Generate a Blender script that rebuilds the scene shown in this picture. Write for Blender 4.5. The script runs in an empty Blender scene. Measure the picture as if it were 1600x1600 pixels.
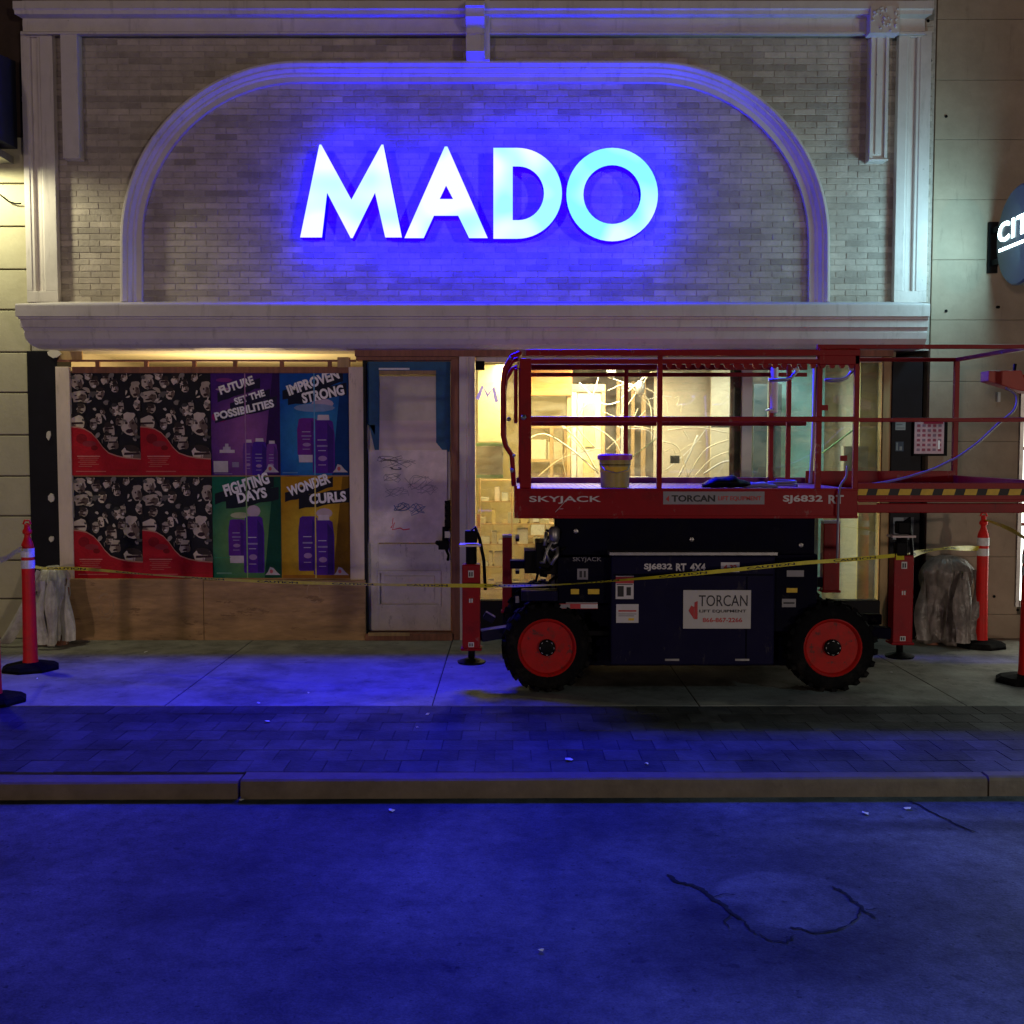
import bpy, bmesh, math, random
from mathutils import Vector, Matrix
random.seed(7)
C = bpy.context.scene
col = C.collection
# ------------------------------------------------------------------ camera
CAMY, CAMZ, F, TILT = -10.15, 1.77, 1720.0, math.radians(3.327)
cd = bpy.data.cameras.new('camera'); cam = bpy.data.objects.new('camera', cd); col.objects.link(cam)
cam.location = (0, CAMY, CAMZ); cam.rotation_euler = (math.pi/2 - TILT, 0, 0)
cd.sensor_width = 36; cd.lens = F/1600*36; cd.clip_end = 400; cd.clip_start = 0.05
C.camera = cam
# ------------------------------------------------------------------ world (night) and lamps
w = bpy.data.worlds.new('World'); C.world = w; w.use_nodes = True
bg = w.node_tree.nodes['Background']
bg.inputs[0].default_value = (0.62, 0.55, 0.60, 1); bg.inputs[1].default_value = 0.0065
C.view_settings.view_transform = 'Standard'; C.view_settings.look = 'None'
C.view_settings.exposure = 0; C.view_settings.gamma = 1
C.render.engine = 'CYCLES'
C.cycles.use_denoising = True
try: C.cycles.denoiser = 'OPENIMAGEDENOISE'
except Exception: pass
C.cycles.max_bounces = 6; C.cycles.diffuse_bounces = 3; C.cycles.glossy_bounces = 3
C.cycles.transparent_max_bounces = 12; C.cycles.transmission_bounces = 4
C.cycles.caustics_reflective = False; C.cycles.caustics_refractive = False
C.cycles.sample_clamp_indirect = 6.0

def lamp(name, kind, loc, energy, color, size=0.2, aim=None, spot=None, blend=0.5, sy=None):
    d = bpy.data.lights.new(name, kind); o = bpy.data.objects.new(name, d); col.objects.link(o)
    d.energy = energy; d.color = color; o.location = loc
    if kind == 'AREA':
        d.size = size
        if sy: d.shape = 'RECTANGLE'; d.size_y = sy
    else: d.shadow_soft_size = size
    if spot: d.spot_size = math.radians(spot); d.spot_blend = blend
    if aim is not None:
        o.rotation_euler = (Vector(aim)-Vector(loc)).to_track_quat('-Z', 'Y').to_euler()
    return o
# unseen lights added for the warm glow of shopfronts across the street, behind the camera
lamp('across_street_light_left', 'POINT', (-11, -34, 2.3), 3500, (1.0, 0.76, 0.66), 0.8)
lamp('across_street_light_right', 'POINT', (19, -34, 2.3), 4700, (1.0, 0.82, 0.66), 0.8)
# lamp under the neighbour's canopy on the left
lamp('canopy_lamp_light', 'SPOT', (-4.98, -0.62, 4.36), 120, (1.0, 0.97, 0.62), 0.10, aim=(-4.80, -0.25, 0), spot=165, blend=0.35)
# street lamp on the near pavement to the right
lamp('street_lamp_light_near', 'SPOT', (6.9, -7.6, 5.0), 1000, (0.55, 0.86, 1.0), 0.25, aim=(5.2, -7.4, 0), spot=100, blend=1.0)
# ceiling lamps inside the shop
lamp('shop_ceiling_light', 'AREA', (1.0, 1.1, 2.60), 84, (1.0, 0.87, 0.58), 0.7, aim=(1.0, 1.1, 0))
lamp('shop_front_light', 'AREA', (0.10, 0.65, 2.60), 62, (1.0, 0.80, 0.34), 0.5, aim=(0.10, 0.75, 0))
lamp('shop_corner_light', 'AREA', (2.35, 0.85, 2.66), 24, (0.92, 1.0, 0.92), 0.5, aim=(2.35, 0.85, 0))
lamp('boarded_room_light', 'AREA', (-2.8, 0.9, 1.9), 55, (1.0, 0.76, 0.36), 0.8, aim=(-2.8, 0.9, 4), sy=None)

# ------------------------------------------------------------------ helpers
def P(px, py, Y):
    """photo pixel -> point on the vertical plane Y"""
    xc = (px-800)/F; yc = (800-py)/F
    dy = math.cos(TILT)+yc*math.sin(TILT); dz = -math.sin(TILT)+yc*math.cos(TILT)
    s = (Y-CAMY)/dy
    return Vector((s*xc, Y, CAMZ+s*dz))
def PX(px, Y, py=700): return P(px, py, Y).x
def PZ(py, Y): return P(800, py, Y).z
def G(px, py, z=0.0):
    """photo pixel -> point on the ground plane z"""
    xc = (px-800)/F; yc = (800-py)/F
    dy = math.cos(TILT)+yc*math.sin(TILT); dz = -math.sin(TILT)+yc*math.cos(TILT)
    s = (z-CAMZ)/dz
    return Vector((s*xc, CAMY+s*dy, z))

class MB:
    def __init__(s): s.v=[]; s.f=[]; s.m=[]; s.c=[]
    def add(s, vs, fs, mi=0, c=None):
        b=len(s.v); s.v += [tuple(v) for v in vs]
        for f in fs: s.f.append(tuple(b+i for i in f)); s.m.append(mi); s.c.append(c)
        return s
    def box(s, x0,x1,y0,y1,z0,z1, mi=0, c=None, skip=()):
        vs=[(x0,y0,z0),(x1,y0,z0),(x1,y1,z0),(x0,y1,z0),(x0,y0,z1),(x1,y0,z1),(x1,y1,z1),(x0,y1,z1)]
        fs={'b':(0,3,2,1),'t':(4,5,6,7),'f':(0,1,5,4),'r':(1,2,6,5),'k':(2,3,7,6),'l':(3,0,4,7)}
        return s.add(vs,[q for k,q in fs.items() if k not in skip],mi,c)
    def obox(s, c, sx, sy, sz, M=None, mi=0):
        """box centred at c, rotated by matrix M"""
        M = M or Matrix.Identity(3)
        vs=[Vector(c)+M@Vector((a*sx/2,b*sy/2,d*sz/2)) for d in(-1,1) for (a,b) in((-1,-1),(1,-1),(1,1),(-1,1))]
        return s.add(vs,[(0,3,2,1),(4,5,6,7),(0,1,5,4),(1,2,6,5),(2,3,7,6),(3,0,4,7)],mi)
    def bar(s, a, b, wd, th=None, mi=0):
        """square bar between a and b"""
        a=Vector(a); b=Vector(b); d=b-a; th=th or wd
        M=d.to_track_quat('Z','Y').to_matrix()
        return s.obox((a+b)/2, wd, th, d.length, M, mi)
    def prism(s, poly, y0, y1, mi=0, side=None, back=None):
        """poly [(x,z)] extruded from y0 (front) to y1 (back)"""
        n=len(poly); vs=[(x,y0,z) for x,z in poly]+[(x,y1,z) for x,z in poly]
        a=sum(poly[i][0]*poly[(i+1)%n][1]-poly[(i+1)%n][0]*poly[i][1] for i in range(n))
        ids=list(range(n))
        if a<0: ids=ids[::-1]
        s.add(vs,[tuple(ids)],mi)
        b=len(s.v)-2*n
        s.f.append(tuple(b+n+i for i in reversed(ids))); s.m.append(mi if back is None else back); s.c.append(None)
        for k in range(n):
            i,j=ids[k],ids[(k+1)%n]
            s.f.append((b+j,b+i,b+n+i,b+n+j)); s.m.append(mi if side is None else side); s.c.append(None)
        return s
    def loft(s, rings, mi=0, closed=True, cap=True):
        n=len(rings[0]); b=len(s.v)
        for r in rings: s.v += [tuple(p) for p in r]
        for k in range(len(rings)-1):
            for i in range(n if closed else n-1):
                j=(i+1)%n
                s.f.append((b+k*n+i,b+k*n+j,b+(k+1)*n+j,b+(k+1)*n+i)); s.m.append(mi); s.c.append(None)
        if cap and closed:
            s.f.append(tuple(b+i for i in reversed(range(n)))); s.m.append(mi); s.c.append(None)
            e=b+(len(rings)-1)*n
            s.f.append(tuple(e+i for i in range(n))); s.m.append(mi); s.c.append(None)
        return s
    def tube(s, pts, r, n=8, mi=0):
        pts=[Vector(p) for p in pts]; rings=[]; N=None
        for k,p in enumerate(pts):
            t=(pts[min(k+1,len(pts)-1)]-pts[max(k-1,0)])
            if t.length<1e-9: t=Vector((0,0,1))
            t.normalize()
            if N is None:
                N=t.orthogonal().normalized()
            N=(N-t*N.dot(t)); N=N.normalized() if N.length>1e-6 else t.orthogonal().normalized()
            B=t.cross(N); rr=r[k] if isinstance(r,(list,tuple)) else r
            rings.append([p+N*math.cos(2*math.pi*i/n)*rr+B*math.sin(2*math.pi*i/n)*rr for i in range(n)])
        return s.loft(rings,mi)
    def lathe(s, prof, c, axis='z', n=24, mi=0, cap=True):
        """prof [(radius, height)] about axis through c"""
        rings=[]
        for r,h in prof:
            ring=[]
            for i in range(n):
                a=2*math.pi*i/n; u,v=r*math.cos(a),r*math.sin(a)
                if axis=='z': ring.append((c[0]+u,c[1]+v,c[2]+h))
                elif axis=='y': ring.append((c[0]+v,c[1]+h,c[2]+u))
                else: ring.append((c[0]+h,c[1]+u,c[2]+v))
            rings.append(ring)
        return s.loft(rings,mi,True,cap)
    def build(s, name, mats, parent=None, smooth=False, bevel=0, mesh_only=False, auto=None, origin=None):
        if not isinstance(mats,(list,tuple)): mats=[mats]
        xs=[v[0] for v in s.v]; ys=[v[1] for v in s.v]; zs=[v[2] for v in s.v]
        o=Vector(origin) if origin is not None else Vector(((min(xs)+max(xs))/2,(min(ys)+max(ys))/2,min(zs)))
        me=bpy.data.meshes.new(name)
        me.from_pydata([(x-o.x,y-o.y,z-o.z) for x,y,z in s.v],[],s.f)
        for m in mats: me.materials.append(m)
        me.polygons.foreach_set('material_index', s.m)
        if any(c is not None for c in s.c):
            at=me.color_attributes.new('Col','FLOAT_COLOR','CORNER'); i=0; dat=[]
            for f,c in zip(s.f,s.c):
                c=c or (1,1,1)
                dat += list((c[0],c[1],c[2],1))*len(f)
            at.data.foreach_set('color', dat)
        if smooth: me.polygons.foreach_set('use_smooth',[True]*len(s.f))
        me.update()
        if auto is not None:
            me.set_sharp_from_angle(angle=math.radians(auto))
        if mesh_only: return me, o
        ob=bpy.data.objects.new(name,me); col.objects.link(ob)
        ob.location=o
        if parent is not None:
            ob.parent=parent; ob.location=o-base_of(parent)
        if bevel:
            m=ob.modifiers.new('bevel','BEVEL'); m.width=bevel; m.segments=2; m.limit_method='ANGLE'; m.harden_normals=False
        return ob
def base_of(o):
    v=Vector(o.location)
    while o.parent is not None: o=o.parent; v+=Vector(o.location)
    return v
def tag(o, label=None, cat=None, group=None, kind=None):
    if label: o['label']=label
    if cat: o['category']=cat
    if group: o['group']=group
    if kind: o['kind']=kind
    return o
def thing(name, loc, label, cat, group=None, kind=None):
    o=bpy.data.objects.new(name,None); o.empty_display_size=0.1; col.objects.link(o); o.location=loc
    return tag(o,label,cat,group,kind)
def kids(o): return [c for c in list(col.objects) if c.parent==o]
def copy_tree(o, parent=None, loc=None):
    c=o.copy(); col.objects.link(c)
    if parent is not None: c.parent=parent
    if loc is not None: c.location=loc
    for ch in kids(o): copy_tree(ch,c)
    return c

# ------------------------------------------------------------------ materials
def mat(name, color, rough=0.6, metal=0.0, var=0.15, scale=6.0, bump=0.0, bscale=40.0, stain=None, sscale=1.5, samt=0.5, spec=0.5, emit=None, estr=0, stretch=(1,1,1), coat=0):
    m=bpy.data.materials.new(name); m.use_nodes=True; nt=m.node_tree; N=nt.nodes; L=nt.links
    b=N['Principled BSDF']; b.inputs['Roughness'].default_value=rough; b.inputs['Metallic'].default_value=metal
    b.inputs['Specular IOR Level'].default_value=spec
    if coat: b.inputs['Coat Weight'].default_value=coat
    if emit is not None:
        b.inputs['Emission Color'].default_value=(*emit,1); b.inputs['Emission Strength'].default_value=estr
    g=N.new('ShaderNodeNewGeometry'); mp=N.new('ShaderNodeMapping'); mp.inputs['Scale'].default_value=stretch
    L.new(g.outputs['Position'],mp.inputs['Vector']); vec=mp.outputs['Vector']
    out=None
    if var>0:
        n=N.new('ShaderNodeTexNoise'); n.inputs['Scale'].default_value=scale; n.inputs['Detail'].default_value=6; n.inputs['Roughness'].default_value=0.65
        L.new(vec,n.inputs['Vector'])
        r=N.new('ShaderNodeMapRange'); r.inputs['From Min'].default_value=0.3; r.inputs['From Max'].default_value=0.7
        r.inputs['To Min'].default_value=1-var; r.inputs['To Max'].default_value=1+var
        L.new(n.outputs['Fac'],r.inputs['Value'])
        v=N.new('ShaderNodeVectorMath'); v.operation='SCALE'; v.inputs[0].default_value=color
        L.new(r.outputs['Result'],v.inputs['Scale']); out=v.outputs['Vector']
    if stain is not None:
        n2=N.new('ShaderNodeTexNoise'); n2.inputs['Scale'].default_value=sscale; n2.inputs['Detail'].default_value=8; n2.inputs['Roughness'].default_value=0.7
        L.new(vec,n2.inputs['Vector'])
        r2=N.new('ShaderNodeMapRange'); r2.inputs['From Min'].default_value=0.5; r2.inputs['From Max'].default_value=0.68
        r2.inputs['To Min'].default_value=0; r2.inputs['To Max'].default_value=samt; L.new(n2.outputs['Fac'],r2.inputs['Value'])
        mx=N.new('ShaderNodeMix'); mx.data_type='RGBA'; L.new(r2.outputs['Result'],mx.inputs['Factor'])
        if out is not None: L.new(out,mx.inputs['A'])
        else: mx.inputs['A'].default_value=(*color,1)
        mx.inputs['B'].default_value=(*stain,1); out=mx.outputs['Result']
    if out is not None: L.new(out,b.inputs['Base Color'])
    else: b.inputs['Base Color'].default_value=(*color,1)
    if bump>0:
        n3=N.new('ShaderNodeTexNoise'); n3.inputs['Scale'].default_value=bscale; n3.inputs['Detail'].default_value=6
        L.new(vec,n3.inputs['Vector'])
        bp=N.new('ShaderNodeBump'); bp.inputs['Strength'].default_value=min(1,bump); bp.inputs['Distance'].default_value=0.01
        L.new(n3.outputs['Fac'],bp.inputs['Height']); L.new(bp.outputs['Normal'],b.inputs['Normal'])
    return m
def emis(name, color, strength):
    m=bpy.data.materials.new(name); m.use_nodes=True; nt=m.node_tree
    nt.nodes.clear(); e=nt.nodes.new('ShaderNodeEmission'); o=nt.nodes.new('ShaderNodeOutputMaterial')
    e.inputs[0].default_value=(*color,1); e.inputs[1].default_value=strength; nt.links.new(e.outputs[0],o.inputs[0])
    return m
def attr_mat(name, rough=0.6, var=0.1, scale=30, mul=1.0, bump=0.0):
    m=mat(name,(1,1,1),rough,var=var,scale=scale,bump=bump); nt=m.node_tree; N=nt.nodes; L=nt.links
    a=N.new('ShaderNodeVertexColor'); a.layer_name='Col'
    v=[n for n in N if n.bl_idname=='ShaderNodeVectorMath'][0]; v.inputs[0].default_value=(mul,)*3
    x=N.new('ShaderNodeVectorMath'); x.operation='MULTIPLY'
    L.new(a.outputs['Color'],x.inputs[0]); L.new(v.outputs['Vector'],x.inputs[1]); L.new(x.outputs['Vector'],N['Principled BSDF'].inputs['Base Color'])
    return m
M={}
M['trim']=mat('painted_trim',(0.66,0.60,0.57),0.5,var=0.06,scale=4,stain=(0.40,0.36,0.33),sscale=2.2,samt=0.35,bump=0.12,bscale=25)
M['frame']=mat('cream_painted_board',(0.74,0.60,0.48),0.6,var=0.12,scale=9,bump=0.2,bscale=20,stretch=(1,1,.3))
M['brick']=attr_mat('washed_brick',0.85,var=0.22,scale=5,bump=0.5)
M['mortar']=mat('mortar',(0.42,0.375,0.33),0.95,var=0.2,scale=20,bump=0.5,bscale=60)
M['black']=mat('black_tile_column',(0.007,0.007,0.011),0.45,var=0.3,scale=5,spec=0.12)
M['blackp']=mat('black_plastic',(0.005,0.005,0.006),0.5,var=0.2,bump=0.1,spec=0.08)
M['rubber']=mat('tyre_rubber',(0.006,0.006,0.007),0.8,var=0.3,scale=20,stain=(0.02,0.018,0.016),sscale=6,samt=0.5,bump=0.3,bscale=60,spec=0.04)
M['navy']=mat('dark_navy_steel',(0.0025,0.0025,0.013),0.5,var=0.25,scale=5,stain=(0.008,0.008,0.011),sscale=3,samt=0.5,spec=0.04)
M['navyb']=mat('navy_cover_paint',(0.009,0.008,0.034),0.45,var=0.15,scale=4,stain=(0.016,0.016,0.026),sscale=4,samt=0.4,bump=0.05,spec=0.06)
M['red']=mat('lift_red_paint',(0.30,0.0015,0.007),0.42,var=0.14,scale=5,stain=(0.10,0.003,0.008),sscale=5,samt=0.55,bump=0.06,bscale=30,spec=0.2)
M['reddk']=mat('deck_red_paint',(0.24,0.005,0.12),0.5,var=0.2,scale=8,stain=(0.12,0.05,0.06),sscale=4,samt=0.6,bump=0.15)
M['rim']=mat('orange_red_rim',(0.46,0.008,0.006),0.45,var=0.15,scale=9,spec=0.25,stain=(0.12,0.03,0.02),sscale=12,samt=0.6,bump=0.05)
M['post']=mat('orange_post_plastic',(0.80,0.012,0.010),0.5,var=0.1,scale=8,spec=0.3,stain=(0.35,0.05,0.03),sscale=7,samt=0.4)
M['reflect']=mat('reflective_band',(0.80,0.80,0.82),0.35,var=0.15,scale=30,stain=(0.4,0.4,0.4),sscale=8,samt=0.4)
M['steel']=mat('bare_steel',(0.35,0.34,0.33),0.4,0.8,var=0.2,scale=15)
M['tan']=mat('tan_stone_panel',(0.40,0.325,0.235),0.8,var=0.16,scale=2.2,stain=(0.30,0.24,0.17),sscale=1.3,samt=0.5,bump=0.25,bscale=30)
M['cream']=mat('cream_stone_course',(0.50,0.46,0.31),0.8,var=0.10,scale=3,stain=(0.36,0.32,0.2),sscale=1.7,samt=0.4,bump=0.2,bscale=30)
M['joint']=mat('dark_joint',(0.15,0.125,0.09),0.9,var=0.2)
M['slab']=mat('concrete_slab',(0.30,0.285,0.245),0.7,var=0.32,scale=2.4,stain=(0.09,0.085,0.07),sscale=1.3,samt=0.8,bump=0.5,bscale=45)
M['curb']=mat('curb_stone',(0.145,0.112,0.082),0.75,var=0.22,scale=7,stain=(0.14,0.11,0.09),sscale=5,samt=0.7,bump=0.4,bscale=30)
M['paver']=attr_mat('paver_brick',0.75,var=0.55,scale=2.5,bump=0.6,mul=0.52)
M['dirt']=mat('joint_dirt',(0.06,0.055,0.05),0.95,var=0.3,scale=20)
M['asphalt']=mat('asphalt',(0.085,0.087,0.090),0.68,var=0.25,scale=1.2,stain=(0.045,0.046,0.049),sscale=0.9,samt=0.6,bump=0.32,bscale=70)
def asphalt_extra(m):
    nt=m.node_tree; N=nt.nodes; L=nt.links; b=N['Principled BSDF']; src=b.inputs['Base Color'].links[0].from_socket
    g=N.new('ShaderNodeNewGeometry')
    def noise(sc,d=6,r=.6):
        n=N.new('ShaderNodeTexNoise'); n.inputs['Scale'].default_value=sc; n.inputs['Detail'].default_value=d; n.inputs['Roughness'].default_value=r; L.new(g.outputs['Position'],n.inputs['Vector']); return n
    def mr(sock,a0,a1,b0,b1):
        r=N.new('ShaderNodeMapRange'); r.inputs['From Min'].default_value=a0; r.inputs['From Max'].default_value=a1; r.inputs['To Min'].default_value=b0; r.inputs['To Max'].default_value=b1; L.new(sock,r.inputs['Value']); return r.outputs['Result']
    def mulc(c,f):
        v=N.new('ShaderNodeVectorMath'); v.operation='SCALE'; L.new(c,v.inputs[0]); L.new(f,v.inputs['Scale']); return v.outputs['Vector']
    c=mulc(src,mr(noise(0.55,5,.62).outputs['Fac'],.35,.65,.50,1.50))
    c=mulc(c,mr(noise(120,3,.6).outputs['Fac'],.35,.65,.78,1.22))
    c=mulc(c,mr(noise(28,3,.6).outputs['Fac'],.64,.70,1.0,.45)); c=mulc(c,mr(noise(5,4,.6).outputs['Fac'],.66,.72,1.0,.5)); c=mulc(c,mr(noise(9,7,.75).outputs['Fac'],.35,.65,.72,1.28))      # small oil spots
    # worn repair patch with a ragged edge
    def blob(cx,cy,rx,ry,f_in,e0,e1,c,ns=2.2,amp=.55):
        s=N.new('ShaderNodeVectorMath'); s.operation='SUBTRACT'; L.new(g.outputs['Position'],s.inputs[0]); s.inputs[1].default_value=(cx,cy,0)
        k=N.new('ShaderNodeVectorMath'); k.operation='MULTIPLY'; L.new(s.outputs[0],k.inputs[0]); k.inputs[1].default_value=(1/rx,1/ry,0)
        ln=N.new('ShaderNodeVectorMath'); ln.operation='LENGTH'; L.new(k.outputs[0],ln.inputs[0])
        ad=N.new('ShaderNodeMath'); ad.operation='MULTIPLY_ADD'; L.new(noise(ns,5,.65).outputs['Fac'],ad.inputs[0]); ad.inputs[1].default_value=amp; L.new(ln.outputs['Value'],ad.inputs[2])
        return mulc(c,mr(ad.outputs[0],e0,e1,f_in,1.0))
    for args in BLOBS: c=blob(*args[:7],c,*args[7:])
    L.new(c,b.inputs['Base Color'])
def _g(px,py):
    p=G(px,py,-.105); return p.x,p.y
BLOBS=[(*_g(1235,1405),.36,.33,1.75,1.12,1.24),(*_g(1235,1500),.62,.22,.62,.9,1.6),(*_g(1130,1425),.16,.10,.55,.9,1.6),(*_g(1500,1290),.50,.10,.6,.9,1.5),(*_g(640,1500),.9,.3,.8,.8,1.6),(*_g(250,1420),.5,.16,.75,.8,1.6),(*_g(1350,1290),.45,.10,.7,.9,1.6)]
asphalt_extra(M['asphalt'])
SPEC=(('asphalt',.06),('paver',.06),('slab',.12),('dirt',.05),('curb',.15))

M['patch']=mat('asphalt_patch',(0.095,0.09,0.09),0.6,var=0.25,scale=4,bump=0.6,bscale=110)
M['crack']=mat('crack_tar',(0.03,0.03,0.032),0.9,var=0.3,scale=20,spec=0.0)
M['ply']=mat('plywood',(0.40,0.235,0.11),0.7,var=0.4,scale=5,stain=(0.26,0.15,0.07),sscale=2.6,samt=0.55,bump=0.1,stretch=(0.5,1,2.2))
M['wood']=mat('brown_timber',(0.26,0.10,0.055),0.6,var=0.35,scale=6,stretch=(4,4,0.4),bump=0.2)
M['pine']=mat('pine_timber',(0.46,0.30,0.13),0.6,var=0.2,scale=6,stretch=(4,4,0.4))
M['tape']=mat('blue_painter_tape',(0.010,0.11,0.24),0.6,var=0.25,scale=10,bump=0.15)
M['door']=mat('worn_white_door',(0.80,0.74,0.67),0.55,var=0.12,scale=8,stain=(0.40,0.36,0.32),sscale=4,samt=0.6,bump=0.12)
M['paper']=mat('masking_paper',(0.66,0.60,0.50),0.75,var=0.1,scale=6,bump=0.3,bscale=8)
M['paperl']=mat('pale_paper',(0.76,0.63,0.58),0.7,var=0.08,scale=6,bump=0.2,bscale=8)
M['white']=mat('white_sheet',(0.62,0.60,0.56),0.5,var=0.08,scale=12)
M['print']=attr_mat('printed_sheet',0.5,var=0.16,scale=9,bump=0.5,mul=1.6)
M['print'].node_tree.nodes['Principled BSDF'].inputs['Specular IOR Level'].default_value=0.1
M['wrap']=mat('white_plastic_wrap',(0.52,0.50,0.45),0.35,var=0.3,scale=7,stain=(0.22,0.18,0.14),sscale=6,samt=0.6,bump=0.5,bscale=18)
M['wrapb']=mat('dirty_plastic_wrap',(0.20,0.175,0.155),0.35,var=0.45,scale=8,stain=(0.06,0.04,0.03),sscale=5,samt=0.8,bump=0.8,bscale=16)
M['plaster']=mat('interior_plaster',(0.60,0.53,0.38),0.8,var=0.08,scale=5,stain=(0.46,0.38,0.25),sscale=2.5,samt=0.4)
M['plastery']=mat('yellow_plaster',(0.66,0.52,0.24),0.8,var=0.15,scale=7,stain=(0.42,0.28,0.10),sscale=3.5,samt=0.5)
M['drywall']=mat('grey_drywall',(0.48,0.41,0.30),0.8,var=0.06,scale=3)
M['orange']=mat('orange_board',(0.78,0.27,0.06),0.6,var=0.12,scale=4)
M['teal']=mat('teal_film',(0.26,0.52,0.55),0.35,var=0.18,scale=2,stain=(0.17,0.30,0.34),sscale=1.2,samt=0.6)
M['green']=mat('green_tape',(0.22,0.42,0.16),0.6,var=0.2)
M['yellow']=mat('caution_yellow',(0.70,0.62,0.03),0.45,var=0.15,scale=20)
M['hyel']=mat('hazard_yellow',(0.75,0.50,0.02),0.5,var=0.15,scale=20)
M['inkb']=mat('black_print',(0.02,0.02,0.02),0.6,var=0)
M['inkw']=mat('white_print',(0.62,0.60,0.58),0.5,var=0.1)
M['inkg']=mat('grey_print',(0.28,0.27,0.28),0.5,var=0.1)
M['inkr']=mat('red_print',(0.50,0.03,0.03),0.5,var=0.1)
M['cord']=mat('grey_violet_cable',(0.20,0.18,0.26),0.4,var=0.1)
M['bucket']=mat('bucket_plastic',(0.42,0.33,0.06),0.45,var=0.2,stain=(0.22,0.19,0.08),sscale=12,samt=0.6)
M['lid']=mat('magenta_lid',(0.42,0.04,0.22),0.4,var=0.1)
M['ctrl']=mat('control_box_red',(0.42,0.045,0.025),0.5,var=0.1)
M['grime']=mat('dark_wall',(0.05,0.03,0.022),0.9,var=0.3)
M['signblk']=mat('sign_case',(0.035,0.05,0.055),0.4,var=0.1)
M['letterface']=emis('letter_face_light',(0.0030,0.0034,1.0),320)
M['lettercyan']=emis('letter_cyan_light',(0.0015,0.0034,1.0),320)
M['letterside']=emis('letter_return_light',(0.001,0.0,1.0),7.5)
M['letterbottom']=emis('letter_underside_light',(0.001,0.0,1.0),30)
M['lettertop']=emis('letter_top_light',(0.001,0.0,1.0),40)
M['letterback']=emis('letter_back_light',(0.006,0.0,1.0),24)
M['signlit']=emis('blade_sign_light',(0.70,0.95,1.0),16)
M['winlit']=emis('neighbour_window_light',(0.95,1.0,0.86),3.6)
M['purple']=emis('sign_reflection_glow',(0.30,0.17,0.95),0.9)  # glow standing in for the sign's reflection in the window
M['warmlit']=emis('warm_lamp_light',(1.0,0.85,0.5),3.0)
def chips(m,scale,t0,t1,colr,amt,stretch=(1,1,1)):
    nt=m.node_tree; N=nt.nodes; L=nt.links; b=N['Principled BSDF']; src=b.inputs['Base Color'].links[0].from_socket
    g=N.new('ShaderNodeNewGeometry'); mp=N.new('ShaderNodeMapping'); mp.inputs['Scale'].default_value=stretch; L.new(g.outputs['Position'],mp.inputs[0])
    n=N.new('ShaderNodeTexNoise'); n.inputs['Scale'].default_value=scale; n.inputs['Detail'].default_value=9; n.inputs['Roughness'].default_value=.7; L.new(mp.outputs[0],n.inputs['Vector'])
    r=N.new('ShaderNodeMapRange'); r.inputs['From Min'].default_value=t0; r.inputs['From Max'].default_value=t1; r.inputs['To Min'].default_value=0; r.inputs['To Max'].default_value=amt; L.new(n.outputs['Fac'],r.inputs['Value'])
    x=N.new('ShaderNodeMix'); x.data_type='RGBA'; L.new(r.outputs['Result'],x.inputs['Factor']); L.new(src,x.inputs['A']); x.inputs['B'].default_value=(*colr,1); L.new(x.outputs['Result'],b.inputs['Base Color'])
chips(M['red'],14,.62,.66,(.30,.16,.14),.55,(1,1,.5)); chips(M['red'],5,.60,.75,(.05,.01,.01),.7,(2.5,1,.4))
chips(M['rim'],16,.58,.64,(.06,.03,.025),.8); chips(M['navyb'],10,.60,.66,(.06,.055,.06),.5,(1,1,.35)); chips(M['navy'],9,.60,.68,(.03,.028,.028),.6)
chips(M['trim'],4,.56,.74,(.22,.19,.17),.55,(3,3,.35)); chips(M['trim'],22,.66,.70,(.25,.22,.20),.6); chips(M['rubber'],7,.52,.70,(.035,.03,.026),.6)
chips(M['post'],12,.60,.68,(.25,.06,.05),.7,(1,1,.3)); chips(M['door'],10,.60,.66,(.25,.22,.20),.5,(2,1,.6)); chips(M['ply'],9,.60,.64,(.14,.07,.03),.6,(.4,1,1.5))
chips(M['slab'],11,.62,.66,(.05,.045,.04),.7); chips(M['slab'],3,.55,.72,(.06,.055,.05),.75); chips(M['tan'],5,.58,.74,(.17,.135,.10),.6,(3,1,.5)); chips(M['frame'],9,.60,.68,(.3,.22,.16),.5,(2,1,.4))
for n_,s_ in SPEC: M[n_].node_tree.nodes['Principled BSDF'].inputs['Specular IOR Level'].default_value=s_
def vary_face(m,r0,r1):
    nt=m.node_tree; N=nt.nodes; L=nt.links; e=[n for n in N if n.bl_idname=='ShaderNodeEmission'][0]
    g=N.new('ShaderNodeNewGeometry'); n=N.new('ShaderNodeTexNoise'); n.inputs['Scale'].default_value=1.9; n.inputs['Detail'].default_value=1; L.new(g.outputs['Position'],n.inputs['Vector'])
    r=N.new('ShaderNodeMapRange'); r.inputs['From Min'].default_value=.38; r.inputs['From Max'].default_value=.55; r.inputs['To Min'].default_value=r0; r.inputs['To Max'].default_value=r1; L.new(n.outputs['Fac'],r.inputs['Value'])
    c=N.new('ShaderNodeCombineColor'); L.new(r.outputs['Result'],c.inputs[0]); c.inputs[1].default_value=.0033; c.inputs[2].default_value=1.0; L.new(c.outputs[0],e.inputs[0])
vary_face(M['letterface'],.0013,.0031); vary_face(M['lettercyan'],.0009,.0025)
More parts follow.
